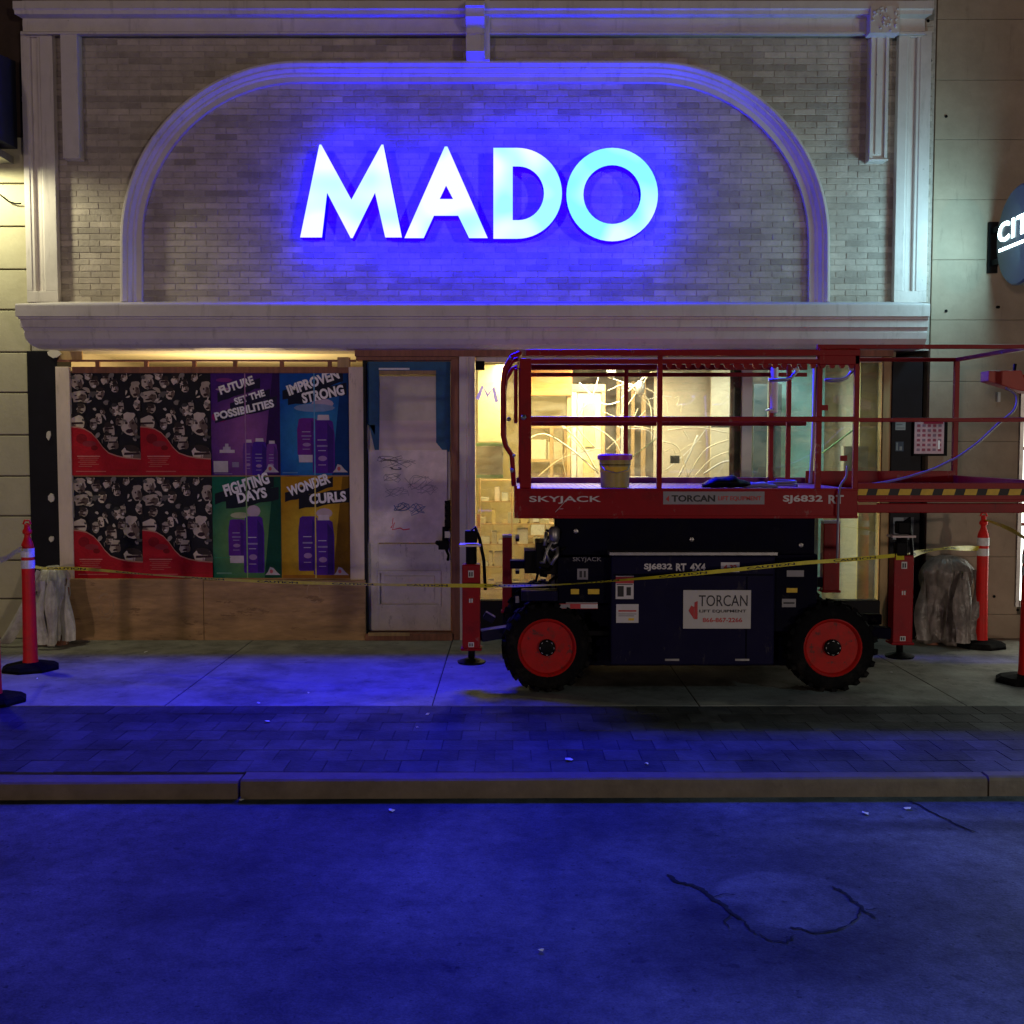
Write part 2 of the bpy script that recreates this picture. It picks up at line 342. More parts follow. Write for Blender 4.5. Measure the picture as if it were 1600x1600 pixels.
def glass(name, tint=(1,1,1), gl=0.10):
    m=bpy.data.materials.new(name); m.use_nodes=True; nt=m.node_tree; N=nt.nodes; L=nt.links; N.clear()
    o=N.new('ShaderNodeOutputMaterial'); t=N.new('ShaderNodeBsdfTransparent'); t.inputs[0].default_value=(*tint,1)
    g=N.new('ShaderNodeBsdfGlossy'); g.inputs['Roughness'].default_value=0.02; g.inputs[0].default_value=(0.9,0.92,1,1)
    fr=N.new('ShaderNodeFresnel'); fr.inputs[0].default_value=1.5
    ad=N.new('ShaderNodeMath'); ad.operation='ADD'; ad.inputs[1].default_value=gl*0.3; L.new(fr.outputs[0],ad.inputs[0])
    mx=N.new('ShaderNodeMixShader'); L.new(ad.outputs[0],mx.inputs[0]); L.new(t.outputs[0],mx.inputs[1]); L.new(g.outputs[0],mx.inputs[2]); tr=N.new('ShaderNodeBsdfTranslucent'); tr.inputs[0].default_value=(.9,.88,.8,1); df=N.new('ShaderNodeBsdfDiffuse'); df.inputs[0].default_value=(.5,.5,.5,1)
    m2=N.new('ShaderNodeMixShader'); m2.inputs[0].default_value=.3; L.new(tr.outputs[0],m2.inputs[1]); L.new(df.outputs[0],m2.inputs[2])
    gg=N.new('ShaderNodeNewGeometry'); mp=N.new('ShaderNodeMapping'); mp.inputs['Scale'].default_value=(1.4,1,2.6); L.new(gg.outputs['Position'],mp.inputs[0]); nz=N.new('ShaderNodeTexNoise'); nz.inputs['Scale'].default_value=2.3; nz.inputs['Detail'].default_value=9; nz.inputs['Roughness'].default_value=.72; nz.inputs['Distortion'].default_value=1.2; L.new(mp.outputs[0],nz.inputs['Vector'])
    rr=N.new('ShaderNodeMapRange'); rr.inputs['From Min'].default_value=.42; rr.inputs['From Max'].default_value=.66; rr.inputs['To Min'].default_value=.02; rr.inputs['To Max'].default_value=.14; L.new(nz.outputs['Fac'],rr.inputs['Value'])
    m3=N.new('ShaderNodeMixShader'); L.new(rr.outputs['Result'],m3.inputs[0]); L.new(mx.outputs[0],m3.inputs[1]); L.new(m2.outputs[0],m3.inputs[2]); L.new(m3.outputs[0],o.inputs[0])
    return m
M['glass']=glass('window_glass',(0.90,0.92,0.88))
M['glassteal']=glass('tinted_glass',(0.82,0.94,0.94),0.2)

# ------------------------------------------------------------------ flat print canvas
_tc={}
def text2d(s, size=1.0, bold=0.0, space=1.0):
    k=(s,round(size,4),round(bold,4),space)
    if k in _tc: return _tc[k]
    cu=bpy.data.curves.new('t','FONT'); cu.body=s; cu.size=size; cu.offset=bold; cu.space_character=space; cu.resolution_u=3
    cu.fill_mode='FRONT'
    ob=bpy.data.objects.new('t',cu); col.objects.link(ob)
    dg=bpy.context.evaluated_depsgraph_get(); me=ob.evaluated_get(dg).to_mesh()
    vs=[(v.co.x,v.co.y) for v in me.vertices]; fs=[tuple(p.vertices) for p in me.polygons]
    ob.evaluated_get(dg).to_mesh_clear(); bpy.data.objects.remove(ob); bpy.data.curves.remove(cu)
    if vs:
        x0=min(v[0] for v in vs); x1=max(v[0] for v in vs); y0=min(v[1] for v in vs); y1=max(v[1] for v in vs)
        vs=[((x-x0)/(x1-x0),(y-y0)/(y1-y0)) for x,y in vs]
    _tc[k]=(vs,fs); return vs,fs
class Canvas:
    """flat print: shapes in (u,v) metres stacked outwards by 0.4 mm"""
    def __init__(s,w,h,bgc,th=0.002): s.w=w; s.h=h; s.L=[]; s.mb=MB(); s.k=0; s.mb.box(0,w,0,th,0,h,c=bgc)
    def poly(s,pts,c,clip=True):
        s.k+=1; y=-s.k*0.00012
        if clip: pts=[(min(max(u,0),s.w),min(max(v,0),s.h)) for u,v in pts]
        n=len(pts); a=sum(pts[i][0]*pts[(i+1)%n][1]-pts[(i+1)%n][0]*pts[i][1] for i in range(n))
        if abs(a)<1e-9: return
        ids=list(range(n)) if a>0 else list(range(n))[::-1]
        s.mb.add([(u,y,v) for u,v in pts],[tuple(ids)],c=c)
    def rect(s,u0,v0,u1,v1,c): s.poly([(u0,v0),(u1,v0),(u1,v1),(u0,v1)],c)
    def ell(s,u,v,a,b,c,n=14,rot=0): s.poly([(u+a*math.cos(t)*math.cos(rot)-b*math.sin(t)*math.sin(rot),v+a*math.cos(t)*math.sin(rot)+b*math.sin(t)*math.cos(rot)) for t in [2*math.pi*i/n for i in range(n)]],c)
    def stroke(s,pts,wd,c):
        s.k+=1; y=-s.k*0.00012; vs=[]
        for i,(u,v) in enumerate(pts):
            a=pts[max(i-1,0)]; b=pts[min(i+1,len(pts)-1)]; d=Vector((b[0]-a[0],b[1]-a[1])); d=d.normalized() if d.length>0 else Vector((1,0))
            n=Vector((-d.y,d.x))*wd/2; vs+=[(u-n.x,y,v-n.y),(u+n.x,y,v+n.y)]
        s.mb.add(vs,[(2*i,2*i+2,2*i+3,2*i+1) for i in range(len(pts)-1)],c=c)
    def text(s,st,u,v,w,h,c,rot=0,bold=0.0,shear=0,space=1.0):
        s.k+=1; y=-s.k*0.00012; vs,fs=text2d(st,1.0,bold,space); out=[]
        for a,b in vs:
            x=a*w+shear*b*h; z=b*h
            out.append((u+x*math.cos(rot)-z*math.sin(rot),y,v+x*math.sin(rot)+z*math.cos(rot)))
        s.mb.add(out,fs,c=c)
    def mesh(s,name,m=None):
        me,o=s.mb.build(name,m or M['print'],mesh_only=True,origin=(s.w/2,0,0)); return me
    def place(s,name,x,y,z,parent=None,m=None):
        ob=bpy.data.objects.new(name,s.mesh(name,m)); col.objects.link(ob)
        p=Vector((x+s.w/2,y,z)); ob.location=p if parent is None else p-base_of(parent)
        if parent is not None: ob.parent=parent
        return ob
def textobj(name,st,x,y,z,w,h,m,parent=None,bold=0.0,th=0.0015,shear=0,space=1.0,rot=0):
    """solid raised lettering facing -Y"""
    vs,fs=text2d(st,1.0,bold,space); mb=MB(); pts=[]
    for a,b in vs:
        X=a*w+shear*b*h; Z=b*h; pts.append((x+X*math.cos(rot)-Z*math.sin(rot),y,z+X*math.sin(rot)+Z*math.cos(rot)))
    mb.add(pts,fs)
    # edge walls
    cnt={}
    for f in fs:
        for i in range(len(f)):
            e=(f[i],f[(i+1)%len(f)]); cnt[tuple(sorted(e))]=cnt.get(tuple(sorted(e)),[])+[e]
    b=len(mb.v); mb.v+=[(p[0],y+th,p[2]) for p in pts]
    for k,l in cnt.items():
        if len(l)==1:
            i,j=l[0]; mb.f.append((j,i,b+i,b+j)); mb.m.append(0); mb.c.append(None)
    return mb.build(name,m,parent)
# ================================================================== GROUND
road=thing('road',(0,-8,-0.105),'dark asphalt road in front of the kerb','road',kind='structure'); del road['category']; del road['label']
mb=MB(); mb.box(-30,30,-40,-4.28,-0.30,-0.105); mb.build('road_surface',M['asphalt'],road)
rz=-0.105
def gpoly(mb,pts,z,mi=0):
    ps=[(p.x,p.y,z) for p in pts]
    a=sum(ps[i][0]*ps[(i+1)%len(ps)][1]-ps[(i+1)%len(ps)][0]*ps[i][1] for i in range(len(ps)))
    if a<0: ps=ps[::-1]
    mb.add(ps,[tuple(range(len(ps)))],mi)
def crackline(pts,wd,parent,jit=0.012,z=rz+0.004):
    W=[G(x,y,rz) for x,y in pts]; out=[]
    for i in range(len(W)-1):
        for k in range(4):
            t=k/4; p=W[i].lerp(W[i+1],t); out.append(Vector((p.x+random.uniform(-jit,jit)*.35,p.y+random.uniform(-jit,jit)*.35,z)))
    out.append(W[-1]); mb=MB(); vs=[]
    for i,p in enumerate(out):
        d=(out[min(i+1,len(out)-1)]-out[max(i-1,0)]); d.z=0; d=d.normalized() if d.length>0 else Vector((1,0,0))
        n=Vector((-d.y,d.x,0))*wd*random.uniform(0.6,1.0)*(0.1 if i in(0,len(out)-1) else 1)
        vs+=[(p.x-n.x,p.y-n.y,z),(p.x+n.x,p.y+n.y,z)]
    mb.add(vs,[(2*i,2*i+2,2*i+3,2*i+1) for i in range(len(out)-1)])
    return mb.build('crack',M['crack'],parent)
crackline([(1042,1366),(1058,1378),(1080,1384),(1100,1392),(1112,1404),(1130,1414),(1142,1428),(1160,1437)],0.013,road,.02)
crackline([(1160,1437),(1168,1452),(1184,1460)],0.006,road,.02)
crackline([(1232,1450),(1250,1452),(1272,1458),(1300,1456),(1326,1446)],0.007,road,.014)
crackline([(1298,1386),(1312,1392),(1325,1402),(1338,1412),(1350,1424),(1368,1436)],0.009,road,.02)
crackline([(1112,1404),(1128,1398),(1150,1399)],0.004,road); crackline([(1142,1428),(1132,1440),(1140,1452)],0.004,road); crackline([(1184,1460),(1200,1470),(1226,1474),(1242,1462)],0.005,road,.02); crackline([(1350,1424),(1372,1420)],0.004,road); crackline([(1345,1419),(1340,1436),(1326,1446)],0.004,road)
crackline([(1420,1250),(1450,1268),(1490,1286),(1530,1303)],0.008,road,.03)
# irregular repair patch
sidewalk=thing('sidewalk',(0,-3,0),None,None,kind='structure')
mb=MB(); mb.box(-30,30,-4.22,3.0,-0.40,-0.005); mb.build('joint_bed',M['dirt'],sidewalk)
# large concrete slabs
YJ=G(800,1103).y
xs=[-8.0,-6.07,-4.23,-2.39,-0.55,1.29,3.13,4.97,6.9,9]; ys=[YJ,-1.15,0.25]
for j in range(len(ys)-1):
    for i in range(len(xs)-1):
        mb=MB(); h=random.uniform(-0.0015,0.0015)
        mb.box(xs[i]+.004,xs[i+1]-.004,ys[j]+.004,ys[j+1]-.004,-0.10,h); o=mb.build('concrete_slab',M['slab'],sidewalk,bevel=0.004)
mb=MB(); mb.box(-30,-8,YJ,0.25,-0.1,0); mb.box(9,30,YJ,0.25,-0.1,0); mb.build('concrete_margin',M['slab'],sidewalk)
# paver band between the slabs and the kerb, running bond
KB=-4.17+0.02
K0=G(800,1206).y
rows=7; rd=(YJ-0.006-K0)/rows
variants=[]
for k in range(8):
    t=random.uniform(0.75,1.25); mb=MB(); c=(0.135*t,0.130*t,0.125*t)
    mb.box(-.1025,.1025,-rd/2+.003,rd/2-.003,-0.06,0,c=c,skip=('b',))
    me,_=mb.build('paver',M['paver'],mesh_only=True,origin=(0,0,0)); variants.append(me)
npv=0; far=MB()
for r in range(rows):
    y=K0+rd*(r+.5); dist=y-CAMY; half=dist*0.4651+.1; off=(0.105 if r%2 else 0)
    k0=int(-7/0.21)
    for k in range(k0,-k0):
        x=k*0.21+off+2.0%0.21; z=random.uniform(-.002,.001)
        if abs(x)<half and npv<296:
            ob=bpy.data.objects.new('paver',random.choice(variants)); col.objects.link(ob); ob.parent=sidewalk; ob.location=Vector((x,y,z))-base_of(sidewalk); npv+=1
        else:
            t=random.uniform(.75,1.25); far.box(x-.1025,x+.1025,y-rd/2+.003,y+rd/2-.003,-.06,z,c=(0.135*t,0.13*t,0.125*t),skip=('b',))
tag(far.build('outer_pavers',M['paver'],sidewalk),kind='stuff')

curb=thing('curb',(0,-4.3,-0.1),None,None,kind='structure')
def curbpiece(xa,xb,dy=0,dz=0):
    def yf(x): return -4.345+0.0*x-0.0075*(-x)*0+ (0.012*x)   # kerb line runs very slightly askew
    mb=MB(); n=6; rings=[]
    for i in range(n+1):
        x=xa+(xb-xa)*i/n; f=yf(x)+dy+random.uniform(-.003,.003); b=K0-0.004; z=dz+random.uniform(-.002,.002)
        rings.append([(x,b,-0.25),(x,b,z),(x,f+.02,z-.002),(x,f+.005,z-.010),(x,f,z-.025),(x,f-.006,-0.25)])
    mb.loft(rings); return mb.build('curb_stone',M['curb'],curb,origin=((xa+xb)/2,-4.3,-.25))
xj1=G(368,1225).x; xj2=G(1556,1222).x
curbpiece(-30,-6.0); curbpiece(-5.99,xj1-.008,0.0,-.012); curbpiece(xj1+.008,xj2-.006,0,0.0); curbpiece(xj2+.006,7.5,0.004,0.003); curbpiece(7.51,30)

# ================================================================== SHOP BUILDING
shop=thing('shop_building',(0,0,0),'narrow shop front with washed brick gable wall and white trim, half boarded up','building')
WT=5.86
# mortar backing, two halves of brick field
mb=MB(); mb.box(-4.40,3.82,0.0048,0.35,2.66,WT); mb.build('mortar_wall',M['mortar'],shop)
# bricks
BL,BH,JT=0.188,0.0500,0.0060
bvars=[]
def bcol(t): return (0.46*t,0.40*t,0.345*t)
tones=[.72,.82,.89,.94,.98,1.02,1.06,1.11]
def brickmesh(mb,x,z,l,t,dy):
    b=.003
    x0,x1,z0,z1=x,x+l,z,z+BH; yf=dy; yb=.013
    vs=[(x0+b,yf,z0+b),(x1-b,yf,z0+b),(x1-b,yf,z1-b),(x0+b,yf,z1-b),(x0,yf+b,z0),(x1,yf+b,z0),(x1,yf+b,z1),(x0,yf+b,z1),(x0,yb,z0),(x1,yb,z0),(x1,yb,z1),(x0,yb,z1)]
    fs=[(0,1,2,3)]
    for i in range(4):
        j=(i+1)%4; fs+=[(4+i,4+j,j,i),(8+i,8+j,4+j,4+i)]
    mb.add(vs,fs,c=bcol(t))
for t in tones:
    m_=MB(); brickmesh(m_,-BL/2,0,BL,t,random.uniform(-.0015,.0015)); bvars.append(m_.build('brick',M['brick'],mesh_only=True,origin=(0,0,0))[0])
stuff=MB(); nb=0; z=3.045; r=0
zc=PZ(300,0)
while z<WT-.02:
    x=-4.33-(BL+JT)/2*(r%2)+random.uniform(-.01,.01); run=1
    while x<3.78:
        if random.random()<.35: run=random.choice(range(8))
        ti=min(7,max(0,run+random.choice((-2,-1,0,0,1,2))))
        if -1.9<x<1.45 and abs(z-zc)<0.72 and nb<299:
            ob=bpy.data.objects.new('brick',bvars[ti]); col.objects.link(ob); ob.parent=shop; ob.location=(x+BL/2,0,z); nb+=1
        else:
            l=BL if x+BL<3.80 else 3.80-x
            if l>.03: brickmesh(stuff,x,z,l,tones[ti]*random.uniform(.95,1.05),random.uniform(-.0015,.0015))
        x+=BL+JT
    z+=BH+JT; r+=1
tag(stuff.build('outer_brickwork',M['brick'],shop),kind='stuff')

def vprofile(name,prof,z0,z1,m,parent,bevel=0.0):
    """prof [(x,y)] vertical extrusion"""
    mb=MB(); mb.loft([[(x,y,z0) for x,y in prof],[(x,y,z1) for x,y in prof]]); return mb.build(name,m,parent,bevel=bevel)
def groove_profile(x0,x1,yf,yb,g0,g1,gd):
    # flat face with two fillets and a central groove
    return [(x0,yb),(x0,yf),(g0-.03,yf),(g0-.022,yf+.008),(g0,yf+.008),(g0+.006,yf+gd),(g1-.006,yf+gd),(g1,yf+.008),(g1+.022,yf+.008),(g1+.03,yf),(x1,yf),(x1,yb)]
# tall corner pilasters
ZB=3.09; 
xl0,xl1=PX(38,-.075,300),PX(87,-.075,300)
def pilaster(x0,x1,cx):
    PD=-.075
    z0=ZB; zt=PZ(48,-.08)
    grooves=[(cx-.03,cx+.03)]
    gz0,gz1=z0+.10,zt-.05
    mb=MB(); g0,g1=grooves[0]
    mb.loft([[(x,y,gz0) for x,y in groove_profile(x0,x1,PD,0,g0,g1,.035)],[(x,y,gz1) for x,y in groove_profile(x0,x1,PD,0,g0,g1,.035)]])
    mb.box(x0,x1,PD,0,z0,gz0); mb.box(x0,x1,PD,0,gz1,zt)
    return mb.build('corner_pilaster',M['trim'],shop,bevel=.003)
pilaster(xl0,xl1,PX(57,-.075,300))
xr0,xr1=PX(1400,-.075,300),PX(1451,-.075,300)
pilaster(xr0,xr1,PX(1424,-.075,300))
# short inner pilasters hanging from the top band
def shortpil(xa,xb,zb,ornate):
    zt=PZ(50,-.12); mb=MB(); yf=-.12
    if not ornate: mb.box(xa,xb,yf,0,zb,zt)
    else:
        w=.028
        mb.box(xa,xb,yf+.02,0,zb,zt)
        mb.box(xa,xa+w,yf,yf+.02,zb,zt); mb.box(xb-w,xb,yf,yf+.02,zb,zt); mb.box(xa+w,xb-w,yf,yf+.02,zb,zb+w)
        mb.box(xa+w+.025,xb-w-.025,yf+.006,yf+.02,zb+w+.03,zt-.02)
        mb.box(xa-.008,xb+.008,yf-.012,yf,zb-.0,zb+.014)
    return mb.build('hanging_pilaster',M['trim'],shop,bevel=.003)
shortpil(PX(96,-.12,150),PX(122,-.12,150),PZ(247,-.12),False)
shortpil(PX(1360,-.12,150),PX(1388,-.12,150),PZ(251,-.12),True)
# top band (architrave + crown), stepped profile [(y,z)]
def hloft(name,prof,x0,x1,parent,m,mitre=.3,mr=.3):
    mb=MB(); 
    if mitre:
        mx=-min(y for y,z in prof)
        L_=[(x0+mitre*(mx+y),y,z) for y,z in prof]; R_=[(x1-mr*(mx+y),y,z) for y,z in prof]
    else: L_=[(x0,y,z) for y,z in prof]; R_=[(x1,y,z) for y,z in prof]
    mb.loft([L_,R_]); return mb.build(name,m,parent)
zt=PZ(5,-.22)
prof=[(0,zt+.02),(-.22,zt+.02),(-.22,PZ(13,-.22)),(-.205,PZ(16,-.205)),(-.20,PZ(22,-.2)),(-.105,PZ(29,-.105)),(-.105,PZ(49,-.105)),(-.135,PZ(50,-.135)),(-.135,PZ(53,-.135)),(-.02,PZ(57,-.02)),(0,PZ(57,0))]
hloft('top_crown',prof,PX(20,-.22,20),PX(1459,-.22,20),shop,M['trim'])
# small carved bracket block over right short pilaster
cbx0,cbx1=PX(1360,-.23,30),PX(1406,-.23,30); mb=MB(); mb.box(cbx0,cbx1,-.232,-.10,PZ(51,-.23),PZ(9,-.23))
rc_=random.Random(2)
for k in range(34):
    cx=rc_.uniform(cbx0+.015,cbx1-.015); cz=rc_.uniform(PZ(49,-.23),PZ(12,-.23)); r_=rc_.uniform(.008,.016)
    mb.lathe([(r_,0),(r_*.9,-.010),(r_*.3,-.016)],(cx,-.232,cz),'y',7)
mb.build('carved_block',M['trim'],shop)
# keystone
mb=MB(); xa,xb=PX(728,-.22,60),PX(757,-.22,60)
pr=[(0,PZ(3,0)),(-.34,PZ(3,-.34)),(-.34,PZ(9,-.34)),(-.30,PZ(12,-.3)),(-.30,PZ(26,-.3)),(-.20,PZ(44,-.2)),(-.20,PZ(52,-.2)),(-.225,PZ(54,-.225)),(-.225,PZ(80,-.225)),(-.09,PZ(101,-.09)),(0,PZ(101,0))]
mb.loft([[(xa,y,z) for y,z in pr],[(xb,y,z) for y,z in pr]]); 
mb.box(xb,xb+.045,-.16,0,PZ(103,0),PZ(8,0)); mb.box(xa-.045,xa,-.12,0,PZ(50,0),PZ(8,0))
mb.build('keystone',M['trim'],shop,bevel=.003)
# arch moulding
def Apt(px,py,off):
    """offset in px outward from arch outer edge; returns world x,z on the wall"""
    return px,py
path=[]  # (centre x px, y px, normal) outer edge path
RR=274; cxl,cxr,cy=469,1017,376
path.append((195,474,(-1,0)))
for i in range(0,25):
    a=math.pi-(math.pi/2)*i/24; path.append((cxl+RR*math.cos(a),cy-RR*math.sin(a),(math.cos(a),-math.sin(a))))
for i in range(0,25):
    a=math.pi/2-(math.pi/2)*i/24; path.append((cxr+RR*math.cos(a),cy-RR*math.sin(a),(math.cos(a),-math.sin(a))))
path.append((1291,474,(1,0)))
prof=[(0,0),(0,-.118),(.8,-.125),(4,-.125),(7.5,-.105),(8,-.100),(8.3,-.094),(11,-.094),(11.3,-.088),(14.5,-.066),(15,-.062),(15.3,-.058),(17.5,-.058),(20,-.045),(20.3,-.042),(28.6,-.042),(29,-.0)]
mb=MB(); rings=[]
for x,y,n in path:
    ring=[]
    for d,dy in prof:
        p=P(x-n[0]*d,y-n[1]*d,0); ring.append((p.x,dy,p.z))
    rings.append(ring)
mb.loft(rings); mb.build('arch_moulding',M['trim'],shop,smooth=True,auto=14)
# cornice
prof=[(0,3.105),(-.40,3.035),(-.405,3.02),(-.405,2.925),(-.385,2.920),(-.385,2.905),(-.37,2.90),(-.37,2.835),(-.355,2.83),(-.34,2.80),(-.345,2.79),(-.335,2.735),(-.30,2.69),(-.25,2.662),(-.215,2.655),(0,2.655)]
hloft('cornice',prof,PX(24,-.405,500),PX(1453,-.405,500),shop,M['trim'],.75,.0)
mb=MB(); mb.box(PX(556,-.1),PX(1392,-.1),-.12,.3,2.60,2.655); mb.build('lintel_soffit',M['wood'],shop)

# ---- storefront
# lower wall: black columns
def col_box(name,pxa,pxb,pyt,pyb,Y0,Y1,m,parent=shop,bevel=.004,zb=None,zt=None):
    xa=PX(pxa,Y0,(pyt+pyb)/2); xb=PX(pxb,Y0,(pyt+pyb)/2); mb=MB()
    z1=PZ(pyt,Y0) if zt is None else zt; z0=PZ(pyb,Y0) if zb is None else zb
    mb.box(xa,xb,Y0,Y1,z0,z1); return mb.build(name,m,parent,bevel=bevel)
bc=col_box('black_column',47,94,548,1000,-.03,.30,M['black'],zb=0,zt=2.654)
# broken tile scars and bits on left column
for i,(x,y,wd,ht) in enumerate([(84,553,22,14),(76,680,8,16),(80,778,10,14),(80,842,12,10),(75,918,10,8)]):
    mb=MB(); p=P(x,y,-.045)
    n=7; pl=[(p.x+wd/340*math.cos(a)*random.uniform(.6,1.1),p.z+ht/340*math.sin(a)*random.uniform(.6,1.1)) for a in [2*math.pi*k/n for k in range(n)]]
    mb.prism(pl,-.045,-.028); mb.build('mortar_scar',M['paper'],shop)
col_box('black_column',1391,1438,560,1000,-.03,.30,M['black'],zb=0,zt=2.60)
col_box('window_post',1377,1390,560,985,-.01,.12,M['pine'],zb=0.0,zt=2.60)
# boards left
bb=col_box('hoarding_board',110,548,580,908,.0,.02,M['ply'],bevel=0)
for pxa,pxb in ((90,112),(546,569)):
    col_box('hoarding_frame',pxa,pxb,573,906,-.045,-.002,M['frame'])
col_box('hoarding_frame',112,546,573,583,-.03,-.002,M['wood'])
col_box('hoarding_frame',88,556,562,565,-.02,.02,M['wood'],bevel=0)
for px in (152,228,303,367,440,515):
    col_box('gap_strut',px-3,px+3,565,583,-.018,.015,M['wood'],bevel=0)
col_box('gap_board',90,128,549,562,.005,.03,M['pine'],bevel=0)
col_box('timber_block',527,546,558,574,-.04,.02,M['pine'],bevel=.003)
# plywood base
x0=PX(105,-.09,950); xj=PX(318,-.09,950); x1=PX(571,-.09,950); zt_=PZ(905,-.09)
mb=MB(); mb.box(x0,xj-.002,-.09,.05,0,zt_); mb.build('plywood_sheet',M['ply'],shop,bevel=.003)
mb=MB(); mb.box(xj+.002,x1,-.088,.05,0,zt_-.012); mb.build('plywood_sheet',M['ply'],shop,bevel=.003)
# adhesive rings smeared on plywood
cv=MB()
for (px,py,r0,r1) in ((165,948,.085,.10),(165,948,.05,.06),(490,925,.07,.08),(275,935,.06,.066)):
    p=P(px,py,-.092); n=20
    for k in range(n):
        if random.random()<.25: continue
        a,b=2*math.pi*k/n,2*math.pi*(k+1)/n
        cv.add([(p.x+r0*.8*math.cos(a),-.093,p.z+r0*1.3*math.sin(a)),(p.x+r1*.8*math.cos(a),-.093,p.z+r1*1.3*math.sin(a)),(p.x+r1*.8*math.cos(b),-.093,p.z+r1*1.3*math.sin(b)),(p.x+r0*.8*math.cos(b),-.093,p.z+r0*1.3*math.sin(b))],[(3,2,1,0)])
cv.build('glue_ring',mat('dried_glue',(.38,.24,.12),.5),shop)
# dark timber beam over door, right of hoarding
col_box('door_head',556,722,552,563,-.05,.10,M['wood'],bevel=.004)
col_box('door_jamb',568,573,562,1000,-.045,.14,M['black'],zb=0)
# door
D0,D1=PX(574,.04,800),PX(704,.04,800); dz0,dz1=.07,PZ(566,.04)
dw=D1-D0
mb=MB(); 
st=.10
mb.box(D0,D0+st,.04,.085,dz0,dz1); mb.box(D1-st,D1,.04,.085,dz0,dz1)
zr=[dz0,dz0+.20,PZ(945,.04),PZ(893,.04),PZ(868,.04),PZ(848,.04),PZ(700,.04),PZ(690,.04),dz1-.10,dz1]
mb.box(D0+st,D1-st,.0405,.085,dz0,PZ(946,.04)); mb.box(D0+st,D1-st,.0405,.085,PZ(893,.04),PZ(850,.04))
mb.box(D0+st,D1-st,.0405,.085,dz1-.07,dz1)
door=mb.build('shop_door',M['door'],shop,bevel=.003)
mb=MB(); mb.box(D0+st,D1-st,.062,.075,PZ(946,.04),PZ(893,.04)); mb.box(D0+st+.05,D1-st-.05,.050,.062,PZ(938,.04),PZ(900,.04)); mb.build('lower_panel',M['door'],door,bevel=.004)
mb=MB(); mb.box(D0+st,D1-st,.066,.070,PZ(850,.04),dz1-.07); mb.build('door_glass',M['glass'],door)
fr_=MB(); pz0,pz1=PZ(946,.04),PZ(893,.04); px0_,px1_=D0+st-.012,D1-st+.012
for (q0,q1,r0,r1) in ((px0_,px1_,pz0-.012,pz0+.012),(px0_,px1_,pz1-.012,pz1+.012),(px0_,px0_+.024,pz0+.012,pz1-.012),(px1_-.024,px1_,pz0+.012,pz1-.012)): fr_.box(q0,q1,.026,.0395,r0,r1)
fr_.build('panel_moulding',M['door'],door,bevel=.004)
# papers behind/over glass
def sheet(name,pxa,pxb,pya,pyb,Y,m,parent,th=.002,wav=.006):
    a=P(pxa,pya,Y); b=P(pxb,pyb,Y); mb=MB(); n=8; k=5; vs=[]
    for j in range(k+1):
        for i in range(n+1):
            u,v=i/n,j/k; vs.append((a.x+(b.x-a.x)*u,Y-abs(math.sin(u*7+v*3))*wav*(1 if 0<i<n else .2),a.z+(b.z-a.z)*v))
    mb.add(vs,[(j*(n+1)+i,(j+1)*(n+1)+i,(j+1)*(n+1)+i+1,j*(n+1)+i+1) for j in range(k) for i in range(n)])
    return mb.build(name,m,parent,smooth=True)
sheet('masking_sheet',589,684,588,606,.036,M['paper'],door)
sheet('masking_sheet',589,684,606,642,.034,M['paper'],door)
sheet('masking_sheet',588,684,641,662,.031,M['paper'],door)
sheet('masking_sheet',588,690,657,704,.028,M['paperl'],door)
mb=MB(); mb.box(PX(590,.03,577),PX(683,.03,577),.025,.04,PZ(585,.03),PZ(576,.03)); mb.build('glazing_bar',M['pine'],door,bevel=.003)
mb=MB(); mb.box(PX(592,.03,577),PX(640,.03,577),.018,.025,PZ(578,.03),PZ(575,.03)); mb.build('bright_strip',M['reflect'],door)
# graffiti notice board sheet
u0,u1=PX(576,.02,780),PX(699,.02,780); v0,v1=PZ(848,.02),PZ(703,.02)
cv=Canvas(u1-u0,v1-v0,(.52,.45,.43),.004)
W_,H_=cv.w,cv.h
rg=random.Random(3)
def scrib(cx,cy,rx,ry,c,wd=.004,n=26):
    t0=rg.random()*6; pts=[]
    for k in range(n):
        t=t0+k*.5; pts.append((cx+rx*math.sin(t*1.3+rg.random()*.5)*(.4+.6*rg.random()),cy+ry*math.cos(t*1.7+rg.random()*.5)*(.4+.6*rg.random())))
    pts=[(min(max(a,.01),W_-.01),min(max(b,.01),H_-.01)) for a,b in pts]; cv.stroke(pts,wd*1.7,c)
scrib(.27*W_,.90*H_,.13,.035,(.12,.10,.11),.003); scrib(.40*W_,.86*H_,.16,.05,(.16,.14,.15),.0025); scrib(.35*W_,.80*H_,.09,.012,(.08,.07,.08),.005,10)
scrib(.30*W_,.70*H_,.10,.05,(.17,.15,.16),.0025); scrib(.62*W_,.66*H_,.15,.08,(.18,.16,.17),.0025); scrib(.75*W_,.58*H_,.10,.06,(.2,.18,.19),.002)
scrib(.42*W_,.38*H_,.08,.05,(.10,.14,.25),.005); scrib(.62*W_,.36*H_,.10,.06,(.12,.16,.28),.004); scrib(.35*W_,.55*H_,.12,.05,(.2,.18,.2),.002)
cv.stroke([(.28*W_,.16*H_),(.33*W_,.22*H_),(.30*W_,.14*H_),(.40*W_,.16*H_),(.44*W_,.14*H_),(.52*W_,.15*H_)],.010,(.45,.03,.05)); cv.stroke([(.30*W_,.20*H_),(.31*W_,.27*H_)],.006,(.42,.05,.07))
cv.place('scribbled_board',u0,.015,v0,door)
